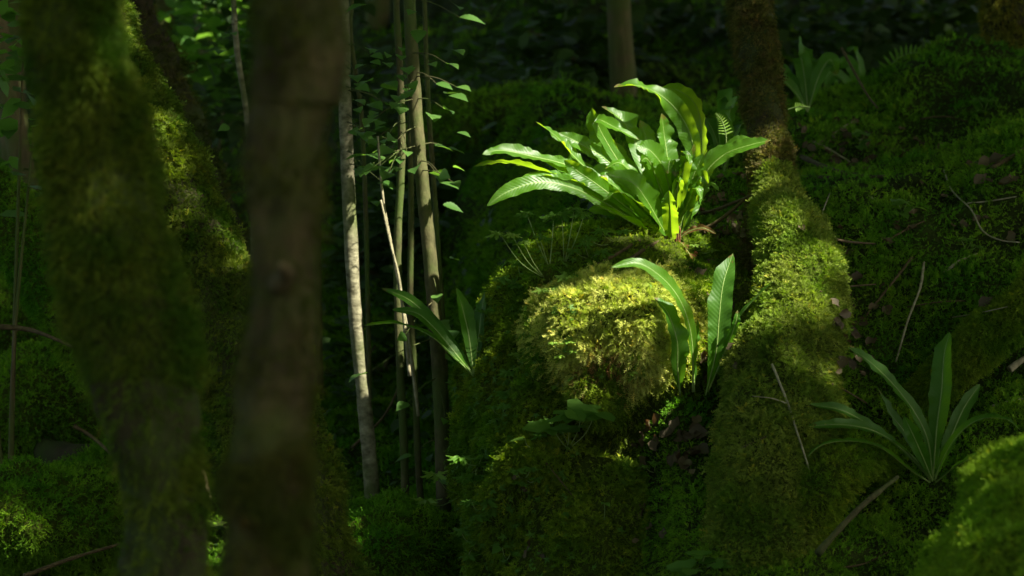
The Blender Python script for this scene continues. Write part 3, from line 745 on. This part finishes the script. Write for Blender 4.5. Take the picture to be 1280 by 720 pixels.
sapling('pale straight sapling trunk with a sunlit streak, right of the dark blurred trunk', [(428, -30, YS), (430, 80, YS), (433, 180, YS), (438, 290, YS), (445, 400, YS), (457, 520, YS), (464, 600, YS), (468, 690, YS)], 18, 'bark_pale', lambda r: (r.uniform(440, 490), r.uniform(40, 270), YS - r.uniform(0, .3)), 3, None, 26, 27)
sapling('mossy greenish sapling with the thickest stem of the middle clump', [(511, -30, 6.6), (516, 80, 6.6), (521, 160, 6.6), (529, 240, 6.6), (539, 340, 6.6), (548, 450, 6.6), (553, 560, 6.6), (556, 690, 6.6)], 18, 'bark_thin',
        lambda r: (SPOT.pop() if SPOT else (r.choice([r.uniform(450, 530), r.uniform(535, 575)]), (r.uniform(5, 235) if r.random() < .8 else r.uniform(235, 600)), 6.6 - r.uniform(-.15, .3))), 4, None, 60, 27)
sapling('thin stem just left of the thickest sapling of the clump', [(494, -30, 6.7), (500, 90, 6.7), (502, 190, 6.7), (497, 310, 6.7), (499, 430, 6.7), (505, 560, 6.7), (508, 680, 6.7)], 10, 'bark_thin', lambda r: (r.uniform(460, 520), r.uniform(60, 220), 6.6 - r.uniform(0, .3)), 5, None, 22, 26)
sapling('thin brown stem crossing behind the thickest sapling near the bottom', [(508, -30, 6.8), (512, 120, 6.8), (514, 260, 6.8), (513, 380, 6.8), (519, 480, 6.8), (524, 600, 6.8), (535, 700, 6.8)], 8, 'bark_thin', seed=6)
sapling('thin stem just right of the thickest sapling of the clump', [(530, -30, 6.9), (535, 120, 6.9), (543, 240, 6.9), (550, 350, 6.9), (556, 450, 6.9), (558, 600, 6.9)], 7, 'bark_thin', seed=7)
sapling('slim curving sapling stem between the golden mossy trunk and the dark blurred trunk', [(291, -30, 7.4), (296, 60, 7.4), (308, 140, 7.4), (316, 220, 7.4), (318, 300, 7.4), (316, 400, 7.4), (320, 560, 7.4)], 8, 'bark_pale', lambda r: (r.uniform(270, 320), r.uniform(0, 160), 7.3), 8, None, 8, 20)
sapling('hair-thin stem rising close beside the pale straight sapling', [(441, -30, 6.9), (438, 20, 6.9), (440, 60, 6.9), (452, 150, 7), (458, 300, 7), (462, 500, 7)], 6, 'bark_thin', seed=9)
sapling('faint thin stem just right of the dark blurred trunk', [(392, -30, 8.2), (396, 200, 8.2), (398, 400, 8.2), (402, 560, 8.2)], 9, 'bark_far', seed=10)
for k, pts in enumerate([[(472, 170, 6.5), (479, 250, 6.5), (490, 310, 6.5), (501, 370, 6.5), (512, 430, 6.5), (523, 520, 6.5)], [(476, 250, 6.45), (487, 300, 6.45), (498, 345, 6.45), (505, 400, 6.45), (512, 470, 6.45)]]):
    th = thing('dry_stalk', P(*pts[-1]), ['longer pale dry stalk leaning against the sapling clump', 'shorter pale dry stalk leaning beside the longer one'][k], 'stalk')
    v, f = tube([P(*q) for q in pts], np.linspace(.003, .005, len(pts)), 40, 6, .1, 20); mk('stem', v, f, M['twig_pale'], th)

# dim shrubs in the background
def shrub(px, py, Y, rx, rz, n, L, label, seed, mat='leaf_far', tm=SIMPLE, group=None):
    r = np.random.default_rng(seed); c = P(px, py, Y)
    th = thing('shrub', c, label, 'shrub', group)
    ns = 9; cl = norm(r.normal(size=(ns, 3))) * r.uniform(.3, .95, (ns, 1)) * np.array([rx, rx, rz]); k = r.integers(0, ns, n)
    C = c + cl[k] + r.normal(size=(n, 3)) * np.array([rx, rx, rz]) * .28
    D = norm(r.normal(size=(n, 3)) * np.array([1, 1, .35])); nn = norm(UP + r.normal(size=(n, 3)) * .35)
    v, f, rn = leaves(tm, C, D, nn, L * r.uniform(.6, 1.3, n), seed); mk('foliage', v, f, M[mat], th, {'rnd': rn})
    g = c - np.array([0, 0, rz]); g[2] = gpt(c[0], c[1])[2]
    v, f = merge([tube([g, (g + c + q) / 2 + r.normal(size=3) * .04, c + q], [.009, .006, .003], 8, 5) for q in cl[:3]]); mk('stems', v, f, M['bark_far'], th)
sh = [(640, 170, 11, .5, .35, 700, .10), (560, 260, 10, .4, .3, 600, .09), (480, 330, 9.5, .35, .3, 500, .08), (720, 110, 13, .6, .4, 700, .12), (360, 60, 11, .5, .4, 500, .10),
      (250, 40, 12, .6, .5, 700, .11), (0, 120, 6.8, .22, .28, 160, .07), (60, 330, 9, .4, .3, 500, .09), (1010, 60, 13, .6, .4, 600, .11), (1150, 50, 14, .8, .4, 700, .12), (870, 70, 14, .6, .5, 600, .12), (450, 560, 8., .25, .2, 300, .06), (480, 450, 8.6, .3, .25, 350, .07)]
shl = ['shrub in the dark wood just left of the large fern', 'low shrub in the gloom between the sapling clump and the boulder', 'low leafy shrub behind the lower part of the sapling clump', 'dim shrub in the dark wood above the large fern', 'dim shrub behind the top of the dark blurred trunk', 'leafy shrub at the top left with sunlit blurred leaves', 'green leafy shrub at the left edge near the top', 'dim shrub behind the thick left trunk', 'dim shrub behind the shaggy trunk top', 'dim shrub in the dark wood above the green mound', 'dim shrub between the large fern and shaggy trunk, far back', 'small leafy shrub at the foot of the pale straight sapling', 'small leafy shrub behind the sapling clump, low down']
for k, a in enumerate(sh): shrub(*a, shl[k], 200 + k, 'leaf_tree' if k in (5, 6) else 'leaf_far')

# --------------------------------------------------------- small herbs on the boulder
def herb(px, py, stems, label, mat='leaf', tm=LOBED, lpx=26, seed=1, name='herb_plant', smat='stem_green', n_each=3):
    r = np.random.default_rng(seed); b, n = hit(px, py)
    th = thing(name, b, label, 'plant')
    C = []; D = []; tb = []
    for (dx, dy, dY) in stems:
        tip = P(px + dx, py + dy, max(b[1] + dY, 3)); mid = (b * .45 + tip * .55) + np.array([0, -.01, -abs(dx) * .0004])
        tb.append(tube([b - n * .01, mid, tip], [.0013, .0011, .0008], 10, 5))
        for q in range(n_each):
            a = r.uniform(0, 6.28) if n_each > 1 else (0 if dx > 0 else 3.14)
            d = np.array([math.cos(a), math.sin(a), r.uniform(-.2, .15)])
            C.append(tip + d * .004); D.append(d)
    v, f = merge(tb); mk('stem', v, f, M[smat], th)
    C = np.array(C); D = np.array(D); nn = norm(UP + CAM * .35 + r.normal(size=C.shape) * .2)
    v, f, rn = leaves(tm, C, D, nn, lpx * b[1] / FPX * r.uniform(.75, 1.2, len(C)), seed); mk('foliage', v, f, M[mat], th, {'rnd': rn})
herb(682, 346, [(-42, -52, -.1), (-28, -44, -.12), (-58, -55, -.08)], 'thin curved green stem with lobed leaves rising left of the golden moss', 'leaf_pale', seed=1, lpx=25, n_each=2)
herb(706, 328, [(12, -68, -.02), (25, -62, -.04), (-4, -60, 0)], 'herb robert plant with lobed leaves under the left fronds of the large fern', seed=2, lpx=32)
herb(688, 332, [(-14, -36, -.03), (-30, -66, 0), (4, -62, .02)], 'slender herb with a straight stem beneath the large fern', seed=3, lpx=30)
herb(650, 350, [(-25, -2, -.05), (-8, 5, -.06), (12, -8, -.04), (-2, -22, -.02)], 'flat rosette of lobed leaves on the left shoulder of the boulder', seed=4, lpx=28)
herb(690, 372, [(-12, -10, -.05), (6, -12, -.05), (18, -26, -.04)], 'small lobed leaves touching the left side of the golden moss', 'leaf_pale', seed=5, lpx=22)
herb(640, 480, [(-5, -14, -.04), (14, -8, -.05), (22, 12, -.06), (-10, 10, -.04)], 'lobed leaves on the dark face of the boulder, half way down', seed=6, lpx=24)
herb(595, 580, [(-18, -8, -.05), (10, -12, -.05), (25, -4, -.06), (0, 14, -.04), (-12, 18, -.05)], 'larger lobed herb on the lower left edge of the boulder', seed=7, lpx=34)
herb(590, 680, [(-14, -16, -.04), (8, -4, -.04), (-4, 14, -.05)], 'lobed herb at the bottom left foot of the boulder', seed=8, lpx=30)
herb(575, 620, [(-30, -27, -.15), (-43, 5, -.18)], 'two star-shaped leaves catching the sun left of the boulder', 'leaf_pale', seed=9, lpx=34, n_each=2)
herb(715, 560, [(-8, -48, -.07), (12, -42, -.08), (30, -45, -.07), (-25, -26, -.06), (-12, -20, -.08)], 'ivy-like plant with broad leaves under the golden moss', 'leaf', IVY, 40, seed=10, n_each=2)
herb(662, 562, [(-6, -14, -.05)], 'single pale pointed leaf left of the ivy-like plant', 'leaf_pale', IVY, 22, seed=11, n_each=1)
herb(700, 470, [(-2, -8, -.03), (-4, 12, -.03), (6, 22, -.03)], 'tiny round-leaved seedling on the shaded moss below the golden cushion', 'leaf_pale', OVATE, 12, seed=12, n_each=2)
herb(790, 475, [(-4, -10, -.03), (6, -4, -.03)], 'tiny round-leaved seedling left of the young fern', 'leaf_pale', OVATE, 12, seed=13, n_each=2)
herb(757, 650, [(-2, -22, -.03)], 'tiny seedling standing on the lower moss of the boulder', 'leaf', OVATE, 12, seed=14, n_each=2)
herb(815, 590, [(-8, -8, -.04), (6, -12, -.04)], 'small green herb by the dry leaves on the boulder ledge', 'leaf', LOBED, 22, seed=15)
herb(632, 700, [(-4, -16, -.03), (6, -8, -.03)], 'small herb at the bottom edge, on the lower moss', 'leaf', OVATE, 16, seed=16)
herb(870, 312, [(6, -10, -.03), (14, -6, -.03), (-2, -6, -.04), (22, 0, -.02)], 'small bright mossy herb at the foot of the large fern', 'leaf_pale', LOBED, 13, seed=17)
herb(1050, 640, [(-10, -10, -.04), (12, -6, -.04)], 'small herb in the dark hollow below the right-hand fern', 'leaf', OVATE, 22, seed=18)
herb(875, 705, [(6, -10, -.04), (18, -2, -.04), (-10, 6, -.04)], 'broad-leaved herb at the bottom between boulder and root', 'leaf', IVY, 34, seed=19)
herb(770, 300, [(-20, -12, -.05), (-36, -2, -.06), (8, -12, -.04)], 'lobed herb in the shade under the middle of the large fern', 'leaf', LOBED, 28, seed=20)
herb(735, 320, [(-18, -8, -.05), (-4, -16, -.05), (14, -6, -.05)], 'lobed herb just above the golden moss cushion', 'leaf', LOBED, 26, seed=21)
for k, (a, b, lab) in enumerate([(655, 455, 'pale'), (625, 520, ''), (702, 440, ''), (600, 640, ''), (655, 600, ''), (615, 400, ''), (680, 540, '')]):
    herb(a, b, [(-10, -12, -.04), (8, -14, -.05), (16, -2, -.04), (-4, 4, -.04)], ['small pale leafy herb on the boulder face left of the golden moss', 'lobed herb half way down the left edge of the boulder', 'little herb at the left edge of the golden moss', 'lobed herb low on the left edge, above the bottom one', 'lobed herb on the lower moss, left of the ledge', 'lobed herb high on the left shoulder, right of the blurry fern', 'lobed herb just below left of the ivy-like plant'][k], 'leaf_pale' if k in (0, 2) else 'leaf', LOBED, [20, 26, 15, 30, 22, 22, 24][k], seed=70 + k)
# creeping tiny leaves over boulder and ground
def creep(V, F, n, L, seed, parent, label, mat='leaf', wfn=None, tm=OVATE):
    Pp, Nn = scatter(V, F, n, wfn, seed); r = np.random.default_rng(seed)
    D = np.cross(Nn, norm(r.normal(size=Nn.shape))); nn = norm(Nn * .5 + UP * .7 + r.normal(size=Nn.shape) * .2)
    v, f, rn = leaves(tm, Pp + Nn * r.uniform(.008, .022, (n, 1)), D, nn, L * r.uniform(.5, 1.2, n), seed)
    o = mk('ground_cover', v, f, M[mat], parent, {'rnd': rn}); tag(o, label, kind='stuff')
    if parent is None: o['category'] = 'ground plants'
creep(BV, BF, 1000, .026, 301, None, 'tiny creeping leaves scattered over the mossy boulder', wfn=lambda c, n: (project(c)[0] < 720) * 1. + .06, tm=LOBED)
creep(TV, TF, 1500, .05, 302, None, 'low leafy ground plants over the dim forest floor', 'leaf_far', wfn=lambda c, n: ((c[:, 1] > 6.8) & (c[:, 1] < 20)) * (.1 + sst(-.1, .4, fbm(c, 1.6, 2, 3))) * (c[:, 0] < .3) + .04 * (c[:, 1] > 9), tm=OVATE)

# ------------------------------------------------------------- dry leaves, twigs
def litter(px0, py0, px1, py1, n, L, label, mat, seed, group):
    r = np.random.default_rng(seed)
    for k in range(n):
        b, nn = hit(r.uniform(px0, px1), r.uniform(py0, py1))
        d = np.cross(nn, norm(r.normal(size=3)))
        v, f, rn = leaves(DRY, np.array([b + nn * .012]), np.array([d]), norm(np.array([nn + r.normal(size=3) * .5])), L * r.uniform(.6, 1.2), seed * 50 + k)
        v = v - b
        o = mk('dry_leaf', v, f, M[mat], None, {'rnd': np.full(len(v), r.random())}); o.location = Vector(b)
        tag(o, label, 'leaf', group)
litter(795, 535, 890, 590, 26, .045, 'curled brown dead leaf in the litter on the ledge between boulder and root', 'leaf_dry', 1, 'dead leaves on the ledge')
litter(860, 320, 925, 470, 28, .035, 'dry brown leaf in the dark gap between boulder and root', 'leaf_dry', 2, 'dead leaves in the gap')
litter(1040, 370, 1090, 470, 24, .035, 'dry leaf in the dark cleft right of the root', 'leaf_dry', 3, 'dead leaves in the cleft')
litter(880, 220, 945, 300, 36, .035, 'dead leaf on the ground between the large fern and the shaggy trunk', 'leaf_dry', 4, 'dead leaves behind the fern')
litter(1000, 155, 1090, 215, 22, .04, 'dead leaf on the mossy ground right of the shaggy trunk', 'leaf_dry', 5, 'dead leaves on the far moss')
litter(856, 312, 880, 328, 4, .022, 'small reddish leaf below the base of the large fern', 'leaf_red', 6, 'reddish leaves')
litter(1200, 200, 1275, 240, 5, .05, 'brown leaf on the right-hand mossy mound', 'leaf_dry', 7, 'dead leaves on the mound')
litter(800, 620, 850, 660, 2, .045, 'reddish brown leaf lying on the lower moss of the boulder', 'leaf_dry', 8, 'leaves on the lower moss')

def twig(pts, w, label, mat='twig', lift=.012, forks=(), name='twig'):
    """pts: (px,py[,Y]); without a depth the twig lies on the surface seen there"""
    q = []
    for p in pts:
        if len(p) == 3: q.append(P(*p))
        else:
            b, n = hit(*p); q.append(b + n * lift + np.array([0, 0, lift]))
    q = np.array(q)
    if all(len(p) == 2 for p in pts) and len(pts) > 2:      # keep the wood straight enough in depth
        t = np.linspace(0, 1, len(q)); yy = np.interp(t, [0, 1], [q[0, 1], q[-1, 1]]); yy = np.minimum(yy, q[:, 1])
        q = np.array([P(p[0], p[1], y) for p, y in zip(pts, yy)])
    th = thing(name, q[0], label, 'twig')
    r0 = w / 2 * q[:, 1].mean() / FPX
    v, f = tube(q, np.linspace(r0, r0 * .6, len(q)), 30, 8, .18, 30, len(label)); mk('stem', v, f, M[mat], th)
    for (i, dx, dy) in forks:
        s = q[i]; c = s + np.array([dx, 0, -dy]) * s[1] / FPX
        v, f = tube([s, (s + c) / 2 + np.array([.004, 0, .004]), c], [r0 * .6, r0 * .45, r0 * .25], 10, 6); mk('side_twig', v, f, M[mat], th)
twig([(1180, 213), (1190, 238), (1214, 262), (1228, 288), (1250, 300), (1275, 303)], 2.6, 'bare whitish twig curving over the right-hand mossy mound', 'twig_pale', .05)
twig([(1155, 328), (1150, 360), (1135, 400), (1120, 452)], 4, 'long thin brown twig standing on the slope above the right-hand fern', 'twig_pale', .02)
twig([(1140, 322), (1110, 360), (1082, 395)], 4, 'dark twig slanting beside the long brown one', 'twig', .02)
twig([(965, 455), (985, 505), (998, 545), (1012, 588)], 3.5, 'thin pale twig hanging down the front of the mossy root', 'twig_pale', .02, [(1, -45, -10)])
twig([(1002, 196), (1040, 212), (1075, 220), (1108, 221)], 7, 'fallen branch lying on the moss right of the shaggy trunk', 'twig', .02, [(1, 14, 22), (2, -30, 24)])
twig([(1000, 222), (1030, 222), (1065, 226)], 6, 'second fallen branch just below the longer one right of the trunk', 'twig', .015, [(1, 20, 18)])
twig([(1025, 178), (1045, 165), (1065, 152)], 3, 'thin pale upright twig on the far moss', 'twig_pale', .02)
twig([(1052, 60, 8.3), (1068, 90, 8.2), (1085, 120, 8.1), (1097, 135, 8.0)], 4, 'thin stick leaning in front of the dark wood', 'twig')
twig([(870, 292), (900, 275), (930, 250), (945, 238)], 6, 'brown stick leaning from the fern base towards the trunk', 'twig', .03)
twig([(862, 270), (895, 262), (925, 250), (950, 240)], 5, 'upper brown stick behind the fern base', 'twig', .02)
twig([(780, 330), (805, 312), (835, 296), (860, 292)], 5, 'dark stick in front of the large fern base', 'twig', .02)
twig([(740, 335), (770, 318), (800, 300)], 6, 'mossy stick lying above the golden moss cushion', 'twig', .015)
twig([(1022, 692, 5.2), (1050, 660, 5.25), (1080, 630, 5.35), (1122, 596, 5.5)], 10, 'stout mossy stick slanting up from the dark hollow', 'bark_thin', name='fallen_branch')
twig([(1240, 508), (1262, 502), (1290, 497)], 4, 'pale stick at the right edge above the bottom right rock', 'twig_pale', .03)
twig([(1262, 462), (1275, 452), (1295, 440)], 9, 'thick grey stick end poking in at the right edge', 'twig_pale', .04)
twig([(1240, 210), (1262, 198), (1290, 180)], 8, 'brown branch stub on the mound at the right edge', 'twig', .03, [(1, -20, 16)])
twig([(1040, 480), (1060, 490), (1085, 505)], 3, 'thin dark twig between root and right-hand fern', 'twig', .02)
twig([(1022, 285), (1030, 260), (1038, 240)], 2.2, 'tiny pale twig standing on the root top', 'twig_pale', .02)
twig([(0, 408, 6.6), (35, 412, 6.6), (60, 420, 6.55), (102, 438, 6.5)], 7, 'pale broken branch poking in from the left edge', 'twig', name='fallen_branch')
twig([(92, 532, 6.6), (115, 546, 6.6), (142, 570, 6.5)], 6, 'short pale branch left of the thick left trunk, low down', 'twig', name='fallen_branch')
twig([(238, 520, 6.9), (246, 560, 6.9), (262, 625, 6.8)], 9, 'short pale stick standing between the two big blurred trunks', 'twig', name='fallen_branch')
twig([(30, 720, 6.0), (90, 698, 6.1), (150, 680, 6.2)], 6, 'brown stick lying in the bottom left corner', 'twig', name='fallen_branch')
twig([(440, 560, 7.4), (480, 520, 7.4), (505, 470, 7.4)], 4, 'dark twig leaning behind the sapling stems', 'twig')
rs = np.random.default_rng(55)
spots = [(1090, 250), (1060, 300), (1130, 290), (1200, 330), (1110, 180), (1180, 150), (1240, 250), (1060, 360), (1170, 380), (1225, 390), (900, 300), (890, 250), (920, 410), (1080, 700), (840, 570), (1040, 190), (700, 600), (930, 560)]
for k, (a, b) in enumerate(spots):
    an = rs.uniform(-.6, .9); l = rs.uniform(18, 40)
    twig([(a - l * math.cos(an), b - l * math.sin(an)), (a, b + rs.uniform(-5, 5)), (a + l * math.cos(an), b + l * math.sin(an))], rs.uniform(2, 4), 'thin dead twig half sunk in the moss', 'twig' if k % 3 else 'twig_pale', .014)
    for q in bpy.data.objects:
        if q.get('label') == 'thin dead twig half sunk in the moss': q['group'] = 'dead twigs in the moss'
litter(1000, 150, 1270, 400, 40, .035, 'small brown leaf fallen on the mossy slope at the right', 'leaf_dry', 9, 'fallen leaves on the slope')
litter(600, 560, 880, 710, 10, .03, 'small brown leaf fallen on the lower moss of the boulder', 'leaf_dry', 10, 'fallen leaves on the boulder')
for k, (a, b, w_) in enumerate([(1128, 262, 'left'), (1208, 310, 'middle'), (1075, 178, 'fallen branch'), (1230, 135, 'edge trunk')]):
    herb(a, b, [(-8, -12, -.04), (6, -10, -.04), (14, -3, -.03), (-2, 4, -.03)], ['small herb on the slope left of the whitish curving twig', 'small herb on the slope under the whitish curving twig', 'small herb on the moss above the fallen branches', 'small herb at the foot of the trunk at the right edge'][k], 'leaf', [OVATE, LOBED][k % 2], 18, seed=40 + k)
# blurred log on the left
LP = [P(-60, 190, 7.2), P(0, 260, 7.1), P(40, 320, 7.0), P(80, 380, 6.9), P(125, 450, 6.8), P(180, 540, 6.8)]
th = thing('mossy_log', LP[-1], 'dark green mossy log leaning at the left edge', 'log')
V, F = tube(LP, [.085, .09, .085, .08, .075, .07], 60, 24, .2, 7, 9); mk('wood', V, F, M['base'], th)
Pp, Nn = scatter(V, F, 9000, None, 91); v, f, r = sprigs(Pp, Nn, .02, 92, 5, .6); tag(mk('moss', v, f, M['moss_green'], th, {'rnd': r}), kind='stuff')
LP = [P(55, 560, 7.3), P(90, 580, 7.2), P(130, 600, 7.1), P(190, 625, 7.1)]
th = thing('mossy_log', LP[0], 'broken dark log lying left of the thick left trunk', 'log')
V, F = tube(LP, [.04, .07, .075, .07], 40, 20, .25, 7, 9); mk('wood', V, F, M['bark_moss'], th)
# broken side branch on blurred trunk T2
v, f = tube([P(348, 356, 2.66), P(358, 342, 2.63), P(352, 332, 2.6)], [.012, .009, .006], 10, 8, .2, 30); mk('branch_stub', v, f, M['twig'], t2)

# ---------------------------------------------------------------- unseen canopy, laid out to shade the view
yh = hit(575, 620)[0][1]
GAPS = [  # (px, py, Y, radius)  leaves taken out here to let the sun onto chosen spots
 (690, 175, by, .045), (720, 185, by, .045), (745, 160, by + .05, .05), (778, 165, by + .1, .045), (640, 205, by - .1, .04), (665, 225, by - .14, .035),
 (800, 235, by - .1, .035), (850, 225, by - .05, .03), (838, 175, by + .06, .025), (930, 182, by - .04, .035), (850, 135, by + .1, .03), (843, 280, by - .05, .05),
 (735, 355, 5.8, .075), (765, 350, 5.85, .08), (795, 355, 5.85, .06), (720, 390, 5.78, .06), (755, 395, 5.77, .06), (722, 425, 5.79, .045),
 (845, 375, y1 - .07, .05), (862, 415, y1 - .05, .035), (905, 345, y1 - .02, .04), (870, 320, by - .1, .04),
 (1000, 330, 5.95, .065), (1005, 370, 5.85, .065), (1000, 300, 6.05, .035), (990, 420, 5.75, .03), (965, 195, 6.52, .04), (962, 150, 6.58, .02),
 (440, 330, YS, .035), (446, 390, YS, .04), (436, 250, YS, .025), (532, 240, 6.6, .025), (538, 320, 6.6, .03), (541, 360, 6.6, .03),
 (240, 325, 5.75, .04), (215, 215, 5.8, .05), (200, 180, 5.85, .035), (150, 55, 6.1, .045), (160, 90, 6.05, .04), (318, 350, 5.75, .025), (70, 210, 3.5, .02),
 (545, 594, yh - .15, .03), (532, 626, yh - .18, .03), (500, 132, 6.42, .02), (513, 117, 6.48, .015), (470, 215, 6.4, .015), (250, 20, 11.8, .18), (232, 76, 11.8, .1), 
 (680, 345, 5.95, .03), (1030, 345, 5.9, .02), (735, 270, by - .1, .02), (1060, 420, 6.1, .02), (488, 330, 6.45, .03)]
for i in range(6): GAPS[i] = (*GAPS[i][:3], GAPS[i][3] * 1.3)
NC = 420000
r = np.random.default_rng(77)
z0, z1 = 4.6, 8.8
C = np.column_stack([r.uniform(-11, 15, NC), r.uniform(-8, 27, NC), r.uniform(z0, z1, NC)])
C[:, 2] += np.interp(C[:, 1], [10, 27], [0, 4])
# beams of the sun that would land in the visible part of the wood
tpar = (C[:, 2] - .7) / SUN[2]; foot = C - SUN * tpar[:, None]
vis = (foot[:, 1] > 2.2) & (foot[:, 1] < 24) & (np.abs(foot[:, 0]) < foot[:, 1] * .28 + .9)
keep = (vis & ((foot[:, 1] > 8.5) | (r.random(NC) < .85))) | (r.random(NC) < .23)
for (a, b, y, rad) in GAPS:
    p = P(a, b, y); d = C - p; q = d - (d @ SUN)[:, None] * SUN
    keep &= np.linalg.norm(q, axis=1) > rad * 1.15 + .10
DIM = [(1210, 650, 4.1, .6, .48), (960, 600, 5.6, .17, .5), (1000, 460, 5.8, .12, .45), (950, 60, 6.5, .10, .5), 
       (1160, 500, 5.5, .2, .6), (650, 340, 6.1, .15, .6), (510, 180, 6.6, .15, .45)]
u01 = r.random(NC)
for (a, b, y, rad, pr) in DIM:      # crowns thinned on purpose to brighten chosen spots
    p = P(a, b, y); d = C - p; q = d - (d @ SUN)[:, None] * SUN
    keep &= (np.linalg.norm(q, axis=1) > rad) | (u01 < pr)
C = C[keep]; n = len(C)
D = norm(r.normal(size=(n, 3)) * np.array([1, 1, .3])); nn = norm(UP + r.normal(size=(n, 3)) * .45)
L = r.uniform(.17, .27, n)
tx = np.array([[t[1], t[2]] for t in trees])
own = np.zeros(n, int); bd = np.full(n, 1e9)
for k in range(len(tx)):
    d2 = (C[:, 0] - tx[k, 0]) ** 2 + (C[:, 1] - tx[k, 1]) ** 2
    m = d2 < bd; bd[m] = d2[m]; own[m] = k
RH = (np.array([(0, 0, 0), (.45, .36, .05), (1, 0, -.08), (.45, -.36, .05)]), np.array([(0, 1, 2), (0, 2, 3)]))
for k, (th, _, _) in enumerate(trees):
    m = own == k
    if m.sum() < 5: continue
    v, f, rn = leaves(RH, C[m], D[m], nn[m], L[m], k); mk('crown', v, f, M['leaf_can'], th, {'rnd': rn})

# ----------------------------------------------------------- camera and light
cam = bpy.data.cameras.new('camera'); co = bpy.data.objects.new('camera', cam); COL.objects.link(co)
co.location = (0, 0, CZ); co.rotation_euler = (math.pi / 2 - PITCH, 0, 0)
cam.lens = 85; cam.sensor_width = 36; cam.clip_end = 600; cam.clip_start = .05
cam.dof.use_dof = True; cam.dof.focus_distance = 6.0; cam.dof.aperture_fstop = 4.5
sc.camera = co
sl = bpy.data.lights.new('sun', 'SUN'); sl.energy = 5; sl.angle = math.radians(.5); sl.color = (1, .97, .92)
so = bpy.data.objects.new('sun', sl); COL.objects.link(so)
so.rotation_euler = Vector(SUN).to_track_quat('Z', 'Y').to_euler(); so.location = (3, 0, 12)
w = bpy.data.worlds.new('World'); sc.world = w; w.use_nodes = True
t = w.node_tree; bg = t.nodes['Background']; sky = t.nodes.new('ShaderNodeTexSky'); sky.sky_type = 'NISHITA'; sky.sun_disc = False; sky.ozone_density = 0; sky.dust_density = 4; sky.air_density = .8
sky.sun_elevation = math.asin(SUN[2]); sky.sun_rotation = math.atan2(SUN[0], SUN[1])
t.links.new(sky.outputs[0], bg.inputs[0]); bg.inputs[1].default_value = .09
sc.view_settings.view_transform = 'Standard'; sc.view_settings.look = 'None'; sc.view_settings.gamma = 1
sc.view_settings.exposure = 2.0
sc.view_settings.use_white_balance = True; sc.view_settings.white_balance_temperature = 7200; sc.view_settings.white_balance_tint = 4
sc.render.engine = 'CYCLES'
sc.cycles.max_bounces = 6; sc.cycles.diffuse_bounces = 3; sc.cycles.transmission_bounces = 4
print('objects', len(bpy.data.objects), 'canopy leaves', n)
